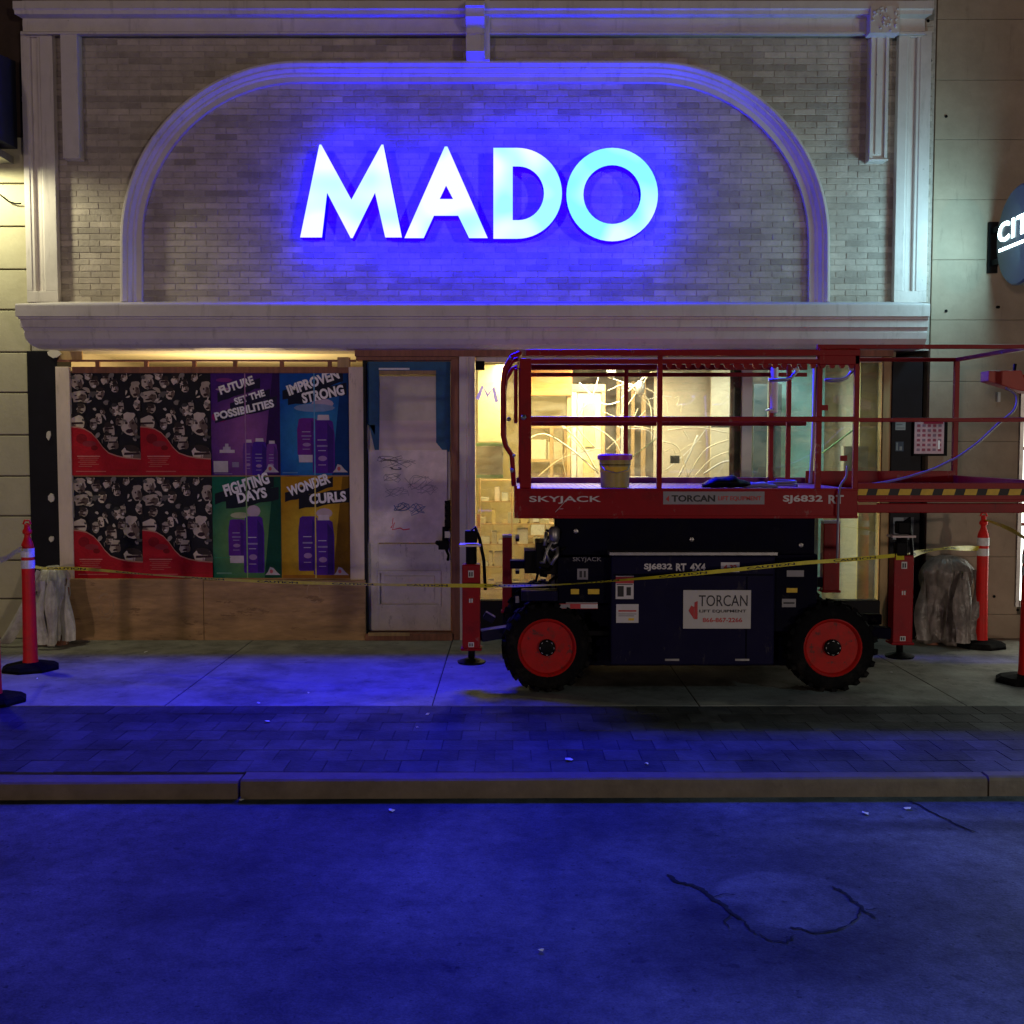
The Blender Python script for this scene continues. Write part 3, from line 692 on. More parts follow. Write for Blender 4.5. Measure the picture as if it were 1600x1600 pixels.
# blue tape edges
for (a,b,c,d) in ((574,593,579,664),(681,704,579,692),(574,704,565,579)):
    sheet('tape_strip',a,b,c,d,.024,M['tape'],door,wav=.003)
for tri in ([(577,664),(593,664),(592,706),(586,706)],[(682,692),(704,692),(702,706),(692,704)],[(576,662),(586,662),(586,680)]):
    mb=MB(); ps=[P(x,y,.022) for x,y in tri]; mb.prism([(p.x,p.z) for p in ps],.022,.024); mb.build('tape_strip',M['tape'],door)
# lock plate, handle
mb=MB(); mb.box(PX(694,.0,800),PX(703,0,800),.015,.04,PZ(826,0),PZ(782,0)); mb.build('lock_plate',M['blackp'],door,bevel=.004)
mb=MB(); p=P(692,850,-.02); mb.box(p.x-.04,p.x+.05,-.05,.03,p.z-.05,p.z+.03); mb.tube([(p.x+.03,-.03,p.z-.05),(p.x+.055,-.06,p.z-.10),(p.x+.045,-.03,p.z-.15)],.013); mb.tube([(p.x-.03,-.03,p.z),(p.x-.06,-.05,p.z+.02)],.02); mb.tube([(p.x+.02,-.03,p.z+.03),(p.x+.025,-.04,p.z+.16)],.028)
mb.build('door_handle',M['blackp'],door,bevel=.003)
mb=MB(); mb.box(p.x+.02,p.x+.07,-.065,-.05,p.z+.06,p.z+.12); mb.build('keypad',M['steel'],door)
mb=MB(); mb.box(D0-.01,D1+.02,-.11,.12,0,.062); mb.build('door_threshold',M['wood'],shop,bevel=.005)
mb=MB(); mb.box(D0+.02,D0+.40,-.113,-.10,.045,.075); mb.build('metal_sill_strip',M['pine'],shop)
mb=MB(); mb.box(D0,D1,.02,.06,dz1+.012,dz1+.035); mb.build('transom_light_strip',M['paperl'],shop)
col_box('door_jamb',705,718,560,1000,-.06,.14,M['wood'],zb=0)
# white pilaster beside the door
xa,xb=PX(718,-.08,750),PX(742,-.08,750)
vprofile('door_pilaster',[(xa,.1),(xa,-.08),(xa+.06,-.08),(xa+.065,-.07),(xa+.085,-.07),(xa+.09,-.08),(xb,-.08),(xb,.1)],0,2.654,M['trim'],shop)
# window frame & glass
wf=col_box('display_window',744,1378,558,566,.0,.06,M['trim'],bevel=.003)
WX0,WX1=PX(744,.0,760),PX(1377,.0,760); WZ0=PZ(938,0); WZ1=2.58
mb=MB(); mb.box(WX0,WX1,-.03,.10,0,WZ0); mb.build('stall_riser',M['black'],shop,bevel=.004)
def mull(pxa,pxb,m,Y0=.0,Y1=.06):
    xa=PX(pxa,Y0,750); xb=PX(pxb,Y0,750); mb=MB(); mb.box(xa,xb,Y0,Y1,WZ0,WZ1); return mb.build('window_mullion',m,wf,bevel=.003)
mull(1158,1174,M['paper']); mull(1140,1157,M['black'],.06,.10); mull(1199,1210,M['white'],.04,.08); mull(1272,1280,M['pine'],.04,.07)
for i,(a,b,g) in enumerate(((744,1158,'glass'),(1174,1375,'glassteal'))):
    mb=MB(); mb.box(PX(a,.03),PX(b,.03),.028,.034,WZ0,WZ1-.03); mb.build('window_pane',M[g],wf)
# small black camera box in the window top corner
o=col_box('alarm_box',743,757,564,578,-.03,.02,M['blackp'],parent=None); tag(o,'small black alarm box at the top left corner of the display window','alarm box')
# interior shell
mb=MB(); mb.box(-4.3,3.6,4.0,4.1,0,2.75); mb.build('back_wall',M['plaster'],shop)
mb=MB(); mb.box(-4.3,3.6,.10,4.0,-.02,.01); mb.build('shop_floor',M['wood'],shop)
mb=MB(); mb.box(-4.3,3.6,.36,4.0,2.72,2.78); mb.build('shop_ceiling',M['plaster'],shop)
mb=MB(); mb.box(-4.32,-4.25,.1,4.0,0,2.72); mb.box(3.45,3.55,.1,4.0,0,2.72); mb.build('side_wall',M['drywall'],shop)
mb=MB(); mb.box(-.56,-.50,.15,4.0,0,2.72); mb.build('partition_wall',M['plaster'],shop)
mb=MB(); mb.box(-.50,.62,2.6,2.66,0,2.72); mb.build('partition_wall',M['plastery'],shop)
# shop upper storey behind and above
mb=MB(); mb.box(-4.42,3.84,.05,4.1,WT,9.0)
mb.build('upper_wall',M['joint'],shop)
xx=-4.4
while xx<3.8:
    l=random.choice((.9,1.3,1.7)); x2=min(xx+l,3.82); mb=MB(); mb.box(xx+.006,x2-.006,.02,.06,WT+.002,WT+.52); mb.build('stone_panel',M['tan'],shop,bevel=.006); mb=MB(); mb.box(xx+.006,x2-.006,.02,.06,WT+.53,WT+1.1); mb.build('stone_panel',M['tan'],shop,bevel=.006); xx=x2

# ================================================================== SHOP SIGN
sign=thing('shop_sign',(-.3,-.1,3.9),'glowing blue white MADO letters fixed on the brick inside the arch','sign')
SY,SB=-.25,-.10
def letter(polys,holes=(),cy=False):
    """polys: outline px; holes px; built as front face with hole via bmesh"""
    bm=bmesh.new()
    def ring(pl,Y,): return [bm.verts.new((P(x,y,SY).x,Y,P(x,y,SY).z)) for x,y in pl]
    outs=[]
    o=ring(polys,SY); ob=ring(polys,SB)
    hs=[(ring(h,SY),ring(h,SB)) for h in holes]
    for a,b in [(o,ob)]+hs:
        n=len(a)
        for i in range(n):
            j=(i+1)%n; f=bm.faces.new((a[i],a[j],b[j],b[i])); f.material_index=1
    for layer,mi in ((0,0),(1,2)):
        loops=[(o,ob)[layer]]+[h[layer] for h in hs]; es=[]
        for l in loops:
            for i in range(len(l)):
                e=bm.edges.get((l[i],l[(i+1)%len(l)])); es.append(e)
        r=bmesh.ops.triangle_fill(bm,edges=es,use_beauty=True)
        for g in r['geom']:
            if isinstance(g,bmesh.types.BMFace): g.material_index=mi
    bmesh.ops.recalc_face_normals(bm,faces=bm.faces)
    for f in bm.faces:
        if f.material_index==1 and f.normal.z>.3: f.material_index=3
        elif f.material_index==1 and f.normal.z<-.3: f.material_index=4
    me=bpy.data.meshes.new('letter'); 
    off=base_of(sign)
    bmesh.ops.translate(bm,verts=bm.verts,vec=-off)
    bm.to_mesh(me); bm.free()
    for m in (M['lettercyan'] if cy else M['letterface'],M['letterside'],M['letterback'],M['lettertop'],M['letterbottom']): me.materials.append(m)
    ob=bpy.data.objects.new('letter',me); col.objects.link(ob); ob.parent=sign; return ob
letter([(469,371),(499,226),(502,226),(549,312),(596,226),(599,226),(628,371),(602,371),(586,301),(551,372),(548,372),(511,301),(503,371)])
letter([(632,372),(695,229),(699,229),(762,372),(733,372),(716,337),(678,337),(662,372)],[[(697,290),(687,311),(708,311)]])
def arc(cx,cy,rx,ry,a0,a1,n): return [(cx+rx*math.cos(math.radians(a0+(a1-a0)*k/n)),cy-ry*math.sin(math.radians(a0+(a1-a0)*k/n))) for k in range(n+1)]
letter([(771,373),(771,231)]+arc(808,302,70,71,90,-90,28),[[(801,344),(801,260)]+arc(810,302,40,42,90,-90,20)])
letter(arc(956.5,304,71.5,73,0,360,48)[:-1],[arc(956.5,304,45,46,0,360,40)[:-1]],cy=True)
# stand-off pins
for px,py in ((490,340),(610,340),(650,350),(740,350),(785,250),(785,350),(895,304),(1018,304)):
    p=P(px,py,SB); mb=MB(); mb.tube([(p.x,SB,p.z),(p.x,.0,p.z)],.008,6); mb.build('stand_off_pin',M['steel'],sign)
# wiring transformer bits
# ================================================================== NEIGHBOUR BUILDINGS
nl=thing('neighbour_building',(-6,0,0),'pale stone building at the left edge with dark canopy, left of the black column','building')
mb=MB(); mb.box(-9,-4.405,.045,4.1,0,9); mb.build('wall_core',M['joint'],nl)
zs=[0.0]+[PZ(y,.03) for y in (935,875,806,744,680,614,551,485,422,355,288)]+[PZ(215,.03)]
for i in range(len(zs)-1):
    mb=MB(); mb.box(-6.6,-4.41+(0.02 if False else 0),.0,.05,zs[i]+.008,zs[i+1]-.006); mb.build('stone_course',M['cream'],nl,bevel=.006)
mb=MB(); mb.box(-9,-4.41,.0,.06,zs[-1],9); mb.build('dark_upper_wall',M['grime'],nl)
# canopy with white lit edge
mb=MB(); 
rings=[]
for i in range(9):
    x=-6.2+(-4.48+6.2)*i/8; zt_=PZ(92,-.5); zb_=PZ(212,-.5)
    rings.append([(x,.0,zt_+.15),(x,-.35,zt_+.1),(x,-.72,zt_-.25),(x,-.78,zb_),(x,.0,zb_+.02)])
mb.loft(rings); mb.build('canopy',mat('blue_black_canvas',(.012,.014,.03),.7,var=.3),nl)
mb=MB()
for i in range(26):
    x=-6.1+i*.064; h=random.uniform(.05,.13); mb.lathe([(.0,0),(.03,.01),(.035,.03),(.02,h),(0,h)],(x,-.70,PZ(212,-.5)-h),'z',6)
mb.build('canopy_fringe',M['white'],nl)
mb=MB(); mb.box(-6.2,-4.52,-.3,.0,PZ(252,-.1),PZ(240,-.1)); mb.build('canopy_rail',M['steel'],nl)
nr=thing('neighbour_building',(6,0,0),'tan stone panel building at the right edge behind the orange posts','building')
mb=MB(); mb.box(3.825,10,.045,4.1,0,9); mb.build('wall_core',M['joint'],nr)
WXR=4.70
ys_=[0,PZ(960,.0),PZ(870,0),PZ(780,0),PZ(690,0),PZ(596,0),PZ(500,0),PZ(406,0),PZ(312,0),PZ(218,0),PZ(125,0),PZ(30,0),PZ(30,0)+.56,PZ(30,0)+1.12,PZ(30,0)+1.7]
for j in range(len(ys_)-1):
    off=0.0
    xx=[3.83,4.70,5.9,7.2] if j%2 else [3.83,5.25,6.6]
    for i in range(len(xx)-1):
        a,b=xx[i],xx[i+1]; z0,z1=ys_[j]+.0015,ys_[j+1]-.0015
        if z0<2.3 and z1>.35:
            if a>=4.69: continue
            b=min(b,4.69)
        mb=MB(); mb.box(a+.0015,b-.0015,0,.05,z0,z1); mb.build('stone_panel',M['tan'],nr,bevel=.003)
for x,y in ((1450,33),(1454,95),(1452,127),(1478,182),(1446,322),(1478,486),(1560,480),(1553,932),(1590,953),(1558,480)):
    p=P(x,y,0); mb=MB(); mb.lathe([(.014,-.006),(.014,.0)],(p.x,-.002,p.z),'y',8); mb.build('anchor_bolt',M['blackp'],nr)
# lit neighbour window
wn=tag(MB().box(4.70,7.2,.02,.06,.36,2.27).build('lit_window',M['winlit'],nr))
mb=MB(); mb.box(4.665,4.70,-.02,.06,.30,2.33); mb.box(4.70,7.2,-.02,.06,2.27,2.33); mb.box(4.70,7.2,-.03,.06,.30,.36); mb.build('window_frame',M['steel'],wn)
for z in (1.05,1.75):
    MB().box(4.70,7.2,.0,.02,z,z+.03).build('glazing_bar',M['rim'],wn)
# wall box (intercom)
p0=P(1559,618,0); tag(MB().box(p0.x-.012,p0.x+.014,-.03,-.001,p0.z-.06,p0.z+.03).build('switch_box',M['white'],bevel=.003),'tiny white switch plate on the tan wall under the red control box','switch')

# loose hanging cable left
mb=MB(); pts=[(0,304),(6,309),(14,315),(24,318),(33,318)]
mb.tube([P(x,y,-.03) for x,y in pts],.007,6); tag(mb.build('cable_end',M['blackp']),'short black cable end sagging on the pale stone wall at left edge','cable')

# blade sign
BX=4.37
bs=thing('blade_sign',(BX,0,PZ(370,-.6)),'round dark projecting sign with glowing white letters on the right wall','sign')
cz=PZ(367,-.62); R_=.425
mb=MB(); mb.lathe([(R_-.015,-.05),(R_,-.035),(R_,.035),(R_-.015,.05)],(BX,-.63,cz),'x',48); mb.build('sign_disc',M['signblk'],bs,smooth=True,auto=30)
mb=MB(); mb.box(BX-.045,BX+.045,-.035,-.001,cz-.23,cz+.23); mb.build('wall_plate',M['blackp'],bs,bevel=.004)
mb=MB(); mb.box(BX-.02,BX+.02,-.22,-.035,cz+.12,cz+.17); mb.box(BX-.02,BX+.02,-.22,-.035,cz-.17,cz-.12); mb.build('sign_arm',M['blackp'],bs)
def bladetext(st,y0,z0,wd,ht,m,name,bold=.02):
    vs,fs=text2d(st,1.0,bold,1.15); mb=MB(); mb.add([(BX-.056,y0-a*wd,z0+b*ht) for a,b in vs],fs); me=mb.build(name,m,bs); return me
bladetext('CITY',-.25,cz-.01,.80,.17,M['signlit'],'sign_lettering')
mb=MB(); mb.box(BX-.054,BX-.0505,-.98,-.27,cz-.085,cz-.062); 
mb.build('lettering_underline',M['signlit'],bs)
lamp('blade_sign_glow','AREA',(BX-.10,-.80,cz),30,(.42,.86,1.0),.6,aim=(BX-1.5,-.25,cz-.02),sy=.45)

# ================================================================== POSTERS
pw=PX(222,-.006,740)-PX(113,-.006,740); ph=PZ(583,-.006)-PZ(743,-.006)
rg=random.Random(11)
ORD=['first','second','third','fourth','fifth','sixth','seventh','eighth','ninth','tenth','eleventh','twelfth','thirteenth','fourteenth','fifteenth','sixteenth','seventeenth']
_O=['first','second','third','fourth','fifth','sixth','seventh','eighth','ninth','tenth','eleventh','twelfth']
cv=Canvas(pw,ph,(.012,.012,.016),.001)
faces=[(.10,.90,.075,.075),(.34,.90,.06,.06),(.50,.94,.05,.05),(.62,.89,.05,.045),(.22,.78,.06,.07),(.12,.77,.10,.05),(.42,.80,.06,.05),(.64,.85,.045,.04),(.93,.83,.06,.08),(.15,.65,.055,.045),(.64,.63,.045,.05),(.72,.66,.04,.05),(.40,.55,.045,.05),(.46,.62,.03,.03),(.55,.44,.07,.07),(.84,.49,.10,.11),(.60,.31,.07,.06),(.52,.37,.05,.04),(.70,.53,.05,.05),(.87,.19,.13,.09),(.08,.49,.12,.075),(.33,.50,.045,.05),(.96,.68,.05,.05),(.27,.97,.05,.04),(.78,.96,.04,.04)]
for (u,v,a,b) in faces:
    t=rg.uniform(.6,1.2); sk=(.42*t,.35*t,.285*t); r=rg.uniform(-.35,.35)
    U,V=u*pw,v*ph; A,B=a*pw*1.12,b*ph*1.0
    def irr(cx,cy,ra,rb,c,n=11,j=.22,rot=r):
        pts=[]
        for q in range(n):
            th=2*math.pi*q/n; s_=1+rg.uniform(-j,j); x=ra*s_*math.cos(th); y=rb*s_*math.sin(th)
            pts.append((cx+x*math.cos(rot)-y*math.sin(rot),cy+x*math.sin(rot)+y*math.cos(rot)))
        cv.poly(pts,c)
    irr(U,V+B*.3,A*1.15,B*1.15,(.015,.013,.016))
    irr(U,V,A,B,sk)
    irr(U+A*.5*(1 if rg.random()<.6 else -1),V-B*.15,A*.45,B*.75,(sk[0]*.28,sk[1]*.24,sk[2]*.24))
    irr(U,V+B*.78,A*.85,B*.38,(.03,.022,.02) if rg.random()<.5 else sk)
    if rg.random()<.5: cv.poly([(U-A*.8,V+B*.10),(U+A*.8,V+B*.18),(U+A*.7,V+B*.42),(U-A*.75,V+B*.38)],(.03,.015,.018))
    else:
        irr(U-A*.4,V+B*.2,A*.2,B*.13,(.04,.02,.02),6); irr(U+A*.4,V+B*.2,A*.2,B*.13,(.04,.02,.02),6)
    irr(U,V-B*.5,A*.5,B*.2,(.03,.015,.018) if rg.random()<.6 else (.5,.45,.40),7)
    irr(U-A*.05,V-B*.05,A*.10,B*.2,(sk[0]*.6,sk[1]*.5,sk[2]*.5),5)
for k in range(46):
    b_=rg.random(); irr(rg.random()*pw,(.30+.7*rg.random())*ph,(.012+.035*rg.random())*pw,(.006+.020*rg.random())*ph,(.20*b_+.03,.17*b_+.03,.15*b_+.03) if k%4 else (.40,.35,.30),7,.35,rg.random()*3)
red=(.30,.008,.016)
edge=[(0,.47),(.10,.465),(.20,.45),(.30,.41),(.38,.35),(.46,.27),(.54,.215),(.66,.185),(.80,.165),(1,.155)]
cv.poly([(0,0),(pw,0)]+[(u*pw,(v+.012)*ph) for u,v in reversed(edge)],(.36,.16,.13))
cv.poly([(0,0),(pw,0)]+[(u*pw,v*ph) for u,v in reversed(edge)],red)
cv.ell(.16*pw,.36*ph,.08*pw,.05*ph,(.17,.006,.012)); cv.ell(.27*pw,.31*ph,.10*pw,.03*ph,(.20,.02,.03)); cv.ell(.34*pw,.27*ph,.05*pw,.025*ph,(.14,.006,.01))
cv.rect(.09*pw,.185*ph,.42*pw,.192*ph,(.5,.22,.2))
for k,(a,b,v) in enumerate(((.10,.40,.165),(.13,.38,.145),(.10,.36,.125),(.13,.40,.105),(.11,.30,.085))): cv.rect(a*pw,v*ph,b*pw,(v+.009)*ph,(.34,.07,.06))
cv.rect(.07*pw,.035*ph,.5*pw,.045*ph,(.38,.09,.08)); cv.rect(.55*pw,.05*ph,.95*pw,.056*ph,(.2,.01,.01))
crowd=cv.mesh('crowd_poster')
cl={(0,0):'black white and red crowd face poster at the top left corner of the hoarding',
    (1,0):'upper crowd face poster with red sweep, beside the purple bottle poster',
    (0,1):'lower left crowd face poster above the plywood, nearest the left frame',
    (1,1):'lower crowd face poster with red sweep, beside the green bottle poster'}
for i in range(2):
    for j in range(2):
        ob=bpy.data.objects.new('crowd_poster',crowd); col.objects.link(ob)
        x=PX(113+109*i,-.006,740); z=PZ(743 if j==0 else 903,-.006)
        ob.location=(x+pw/2+.001*i,-.004,z-.002*j+.001); tag(ob,cl[(i,j)],'poster','crowd face posters')
def bottle(cv,u,v,wd,ht,c1,c2,cap,capc,cup=False):
    s=wd/2
    cv.poly([(u-s,v+ht*.02),(u-s*.9,v),(u+s*.9,v),(u+s,v+ht*.02),(u+s*1.02,v+ht*.7),(u+s*.85,v+ht*.97),(u+s*.6,v+ht),(u-s*.6,v+ht),(u-s*.85,v+ht*.97),(u-s*1.02,v+ht*.7)] ,c1)
    cv.poly([(u+s*.35,v+.01*ht),(u+s*.9,v+.02*ht),(u+s*.9,v+ht*.8),(u+s*.35,v+ht*.95)],c2)
    if cap=='top': cv.poly([(u-s*.55,v+ht),(u+s*.55,v+ht),(u+s*.5,v+ht*1.10),(u-s*.5,v+ht*1.10)],capc)
    if cap=='bot': cv.poly([(u-s*.9,v-ht*.0),(u+s*.9,v),(u+s*.85,v-ht*.20),(u-s*.85,v-ht*.20)],capc)
    cv.rect(u-s*.55,v+ht*.62,u+s*.25,v+ht*.635,(.36,.33,.38)); cv.rect(u-s*.6,v+ht*.50,u+s*.35,v+ht*.53,(.20,.16,.30)); cv.rect(u-s*.5,v+ht*.42,u+s*.2,v+ht*.435,(.30,.26,.36))
    cv.ell(u-s*.1,v+ht*.28,s*.4,ht*.05,(.25,.15,.30)); cv.rect(u-s*.5,v+ht*.15,u+s*.2,v+ht*.165,(.30,.22,.34))
def product(bgc,glow,dark,lines,cfg):
    cv=Canvas(pw*.985,ph,bgc,.001); W=cv.w;H=cv.h
    for k in range(22):
        t=k/21; c=tuple(bgc[i]+(glow[i]-bgc[i])*t*.9 for i in range(3)); cv.ell(W*.5,H*.38,W*(.64-.55*t),H*(.54-.42*t),c,26)
    cv.poly([(W*.75,0),(W,0),(W,H),(W*.9,H),(W*.82,H*.5)],tuple(x*.45 for x in bgc))
    for (u,v,a,b,c) in cfg.get('blobs',[]): cv.ell(u*W,v*H,a*W,b*H,c,12)
    for (u0,v0,u1,v1,th) in cfg['slabs']:
        n=8; up=[];dn=[]
        for k in range(n+1):
            t=k/n; up.append(((u0+(u1-u0)*t)*W,(v0+(v1-v0)*t+th/2+rg.uniform(-.008,.008))*H)); dn.append(((u0+(u1-u0)*t)*W,(v0+(v1-v0)*t-th/2+rg.uniform(-.012,.012))*H))
        cv.poly(up+dn[::-1],dark)
    for b in cfg['bottles']: bottle(cv,b[0]*W,b[1]*H,b[2]*W,b[3]*H,b[4],b[5],b[6],(.42,.36,.38))
    for (st,u,v,wd,ht,rot) in lines: cv.text(st,u*W,v*H,wd*W,ht*H,(.60,.58,.57),rot=math.radians(rot),bold=.045)
    for (u0,v0,u1,v1,c) in cfg.get('rects',[]): cv.rect(u0*W,v0*H,u1*W,v1*H,c)
    cr=cfg.get('seam_highlight',.5); cv.rect(W*(cr-.012),0,W*(cr+.012),H*.99,tuple(min(1,x*1.5+.035) for x in glow)) if False else cv.stroke([(W*cr,H*t_/12) for t_ in range(13)],W*.018,tuple(x*.9+.06 for x in glow))  # pale seam highlight painted into the print as a vertical line
    # small speaker badge bottom right
    cv.poly([(W*.76,H*.03),(W*.98,H*.03),(W*.93,H*.06),(W*.88,H*.10),(W*.83,H*.11),(W*.80,H*.06)],(.36,.33,.33)); cv.ell(W*.85,H*.065,W*.025,H*.02,(.35,.08,.08))
    return cv
pur=(.055,.012,.15); pur2=(.10,.02,.16)
A=product((.045,.010,.12),(.22,.07,.22),(.012,.010,.03),[('FUTURE',.15,.785,.52,.085,18),('SET THE',.36,.685,.46,.070,17),('POSSIBILITIES',.07,.535,.88,.080,13)],
  {'slabs':[(.10,.76,.72,.90,.09),(.28,.66,.86,.80,.09),(.06,.56,.96,.72,.10)],'blobs':[(.13,.57,.12,.05,(.22,.01,.10)),(.2,.93,.12,.02,(.14,.02,.14)),(.25,.84,.18,.015,(.30,.16,.28))],
   'bottles':[(.54,.02,.17,.30,(.10,.03,.20),(.07,.02,.15),'top'),(.70,.0,.22,.33,(.045,.012,.20),(.03,.01,.13),'top'),(.88,.02,.16,.29,(.12,.03,.20),(.06,.02,.14),'top')],
   'rects':[(.12,.22,.34,.25,(.40,.34,.36)),(.17,.25,.28,.28,(.34,.30,.34)),(.20,.27,.25,.31,(.36,.32,.36)),(.03,.03,.24,.14,(.36,.33,.33)),(.30,.08,.40,.13,(.20,.16,.24)),(.04,.012,.3,.018,(.2,.15,.25))]})
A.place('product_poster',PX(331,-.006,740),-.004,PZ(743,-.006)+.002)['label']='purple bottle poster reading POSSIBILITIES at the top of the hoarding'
B=product((.004,.055,.24),(.03,.20,.36),(.006,.008,.02),[('IMPROVEN',.14,.775,.78,.105,19),('STRONG',.34,.70,.62,.105,12)],
  {'slabs':[(.04,.78,.92,.96,.10),(.12,.74,.97,.84,.12)],'blobs':[(.62,.70,.16,.05,(.30,.24,.32)),(.5,.66,.3,.04,(.14,.2,.32))],
   'bottles':[(.40,.20,.30,.36,(.10,.014,.17),(.05,.01,.12),'bot'),(.63,.02,.32,.52,(.06,.012,.18),(.03,.01,.12),'top')],
   'rects':[(.03,.02,.25,.032,(.06,.16,.32))]})
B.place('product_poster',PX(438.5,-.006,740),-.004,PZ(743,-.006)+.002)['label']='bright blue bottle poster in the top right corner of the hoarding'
G_=product((.006,.10,.055),(.14,.26,.07),(.006,.010,.016),[('FIGHTING',.20,.80,.68,.12,17),('DAYS',.38,.735,.44,.105,12)],
  {'slabs':[(.04,.78,.90,.95,.12),(.20,.74,.97,.84,.13)],'blobs':[(.60,.66,.10,.06,(.34,.26,.30)),(.4,.62,.14,.03,(.30,.32,.18))],
   'bottles':[(.36,.22,.26,.36,(.08,.014,.18),(.045,.01,.14),'bot'),(.60,.05,.30,.56,(.06,.012,.20),(.03,.01,.13),'none')],
   'rects':[(.05,.04,.27,.055,(.10,.22,.14)),(.02,.20,.26,.205,(.03,.2,.1))]})
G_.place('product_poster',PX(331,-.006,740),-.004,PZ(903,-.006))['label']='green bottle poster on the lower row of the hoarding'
Yp=product((.30,.15,.006),(.46,.34,.03),(.008,.008,.014),[('WONDER',.13,.80,.64,.105,19),('CURLS',.42,.725,.54,.105,5)],
  {'slabs':[(.06,.79,.76,.95,.10),(.26,.75,1.0,.82,.13)],'blobs':[(.63,.64,.12,.05,(.36,.28,.28))],
   'bottles':[(.40,.07,.30,.54,(.055,.012,.17),(.02,.008,.13),'none'),(.62,.03,.30,.54,(.06,.014,.20),(.03,.01,.12),'top')],
   'rects':[(.02,.0,.98,.03,(.22,.09,.01))]})
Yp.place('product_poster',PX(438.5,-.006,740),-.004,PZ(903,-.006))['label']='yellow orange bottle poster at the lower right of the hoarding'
for o in list(col.objects):
    if o.name.startswith('product_poster'): tag(o,cat='poster',group='bottle advert posters')

# notice board and papers on the right column
u0,u1=PX(1429,-.06,680),PX(1475,-.06,680); v0,v1=PZ(709,-.06),PZ(657,-.06)
nb_=thing('notice_board',((u0+u1)/2,-.03,v0),'pink notice grid in a black case on the right black column','notice board')
MB().box(u0-.01,u1+.035,-.055,-.031,v0-.02,v1+.01).build('board_case',M['blackp'],nb_,bevel=.003)
cv=Canvas(u1-u0,v1-v0,(.45,.30,.33),.003)
for r in range(6):
    for c in range(5):
        cv.rect((.08+.18*c)*cv.w,(.08+.145*r)*cv.h,(.08+.18*c+.11)*cv.w,(.08+.145*r+.08)*cv.h,(.25,.06,.09) if (r+c)%3 else (.20,.12,.16))
cv.rect(.80*cv.w,.14*cv.h,.86*cv.w,.40*cv.h,(.8,.8,.8)); cv.rect(.3*cv.w,.90*cv.h,.96*cv.w,.98*cv.h,(.30,.02,.05))
cv.place('notice_sheet',u0,-.060,v0,nb_)
def paper(px0,px1,py0,py1,c,lab,marks,Y=-.032):
    a=P(px0,py1,Y); b=P(px1,py0,Y); cv=Canvas(b.x-a.x,b.z-a.z,c,.001)
    for m_ in marks: cv.rect(m_[0]*cv.w,m_[1]*cv.h,m_[2]*cv.w,m_[3]*cv.h,m_[4])
    o=cv.place('notice_paper',a.x,Y,a.z); return tag(o,lab,'notice')
paper(1399,1415,659,672,(.25,.25,.24),'small grey paper near the top of the right black column',[(.1,.2,.9,.3,(.1,.1,.1)),(.1,.6,.7,.7,(.1,.1,.1))])
paper(1399,1412,690,705,(.05,.06,.08),'faded dark sticker below the grey paper on the right column',[(.1,.1,.3,.9,(.18,.2,.2)),(.5,.1,.8,.5,(.2,.2,.2))])
paper(1395,1428,808,843,(.06,.06,.07),'dark photo notice behind the right red outrigger',[(.0,.0,.9,.12,(.22,.24,.25)),(.0,.7,.5,.98,(.16,.17,.18)),(.3,.2,.9,.6,(.015,.015,.02)),(.05,.15,.25,.6,(.13,.13,.14))])

# ================================================================== THINGS INSIDE THE SHOP
def inbox(name,px0,px1,py0,py1,Y,dep,m,lab,cat,bevel=.004,group=None,zfloor=None):
    a=P(px0,py1,Y); b=P(px1,py0,Y); mb=MB(); mb.box(a.x,b.x,Y,Y+dep,a.z if zfloor is None else zfloor,b.z); return tag(mb.build(name,m,bevel=bevel),lab,cat,group)
inbox('orange_board',826,894,578,618,1.45,.05,M['orange'],'orange board hanging inside the lit window at upper left','board')
t=thing('door_frame',(.9,1.5,0),'pale timber door frame standing inside the window left of centre','door frame')
for a,b,m in ((886,892,'pine'),(893,901,'paper'),(940,946,'pine')):
    A=P(a,590,1.5); B=P(b,590,1.5); MB().box(A.x,B.x,1.5,1.58,.0,2.36).build('timber_stud',M[m],t,bevel=.004)
A=P(886,585,1.5); B=P(946,585,1.5); MB().box(A.x,B.x,1.495,1.585,2.36,2.44).build('head_board',M['pine'],t,bevel=.004)
A=P(901,590,1.55); B=P(940,590,1.55); dd=MB().box(A.x+.005,B.x-.005,1.52,1.56,.02,2.355).build('door_leaf',M['plaster'],t,bevel=.004)
for z0,z1 in ((.2,.9),(1.05,1.65),(1.78,2.25)):
    MB().box(A.x+.07,B.x-.07,1.505,1.52,z0,z1).build('raised_panel',M['plastery'],dd,bevel=.006)
g=thing('shelf_unit',(.05,1.7,0),'open pine shelf packed with boxes, inside the window behind the rail gate','shelf')
for px in (822,862,884): 
    A=P(px,640,1.7); MB().box(A.x-.02,A.x+.02,1.7,1.9,0,2.02).build('shelf_upright',M['pine'],g)
for z in (.35,.8,1.25,1.62,1.98): MB().box(P(822,640,1.7).x,P(884,640,1.7).x,1.705,1.9,z,z+.03).build('shelf_board',M['pine'],g)
CN=dict(paper='brownish',plaster='beige',orange='orange',pine='tan',cream='cream',white='white',drywall='greyish',plastery='yellow',paperl='pinkish')
cols_=['paper','plaster','orange','pine','cream','white','drywall']
k=0
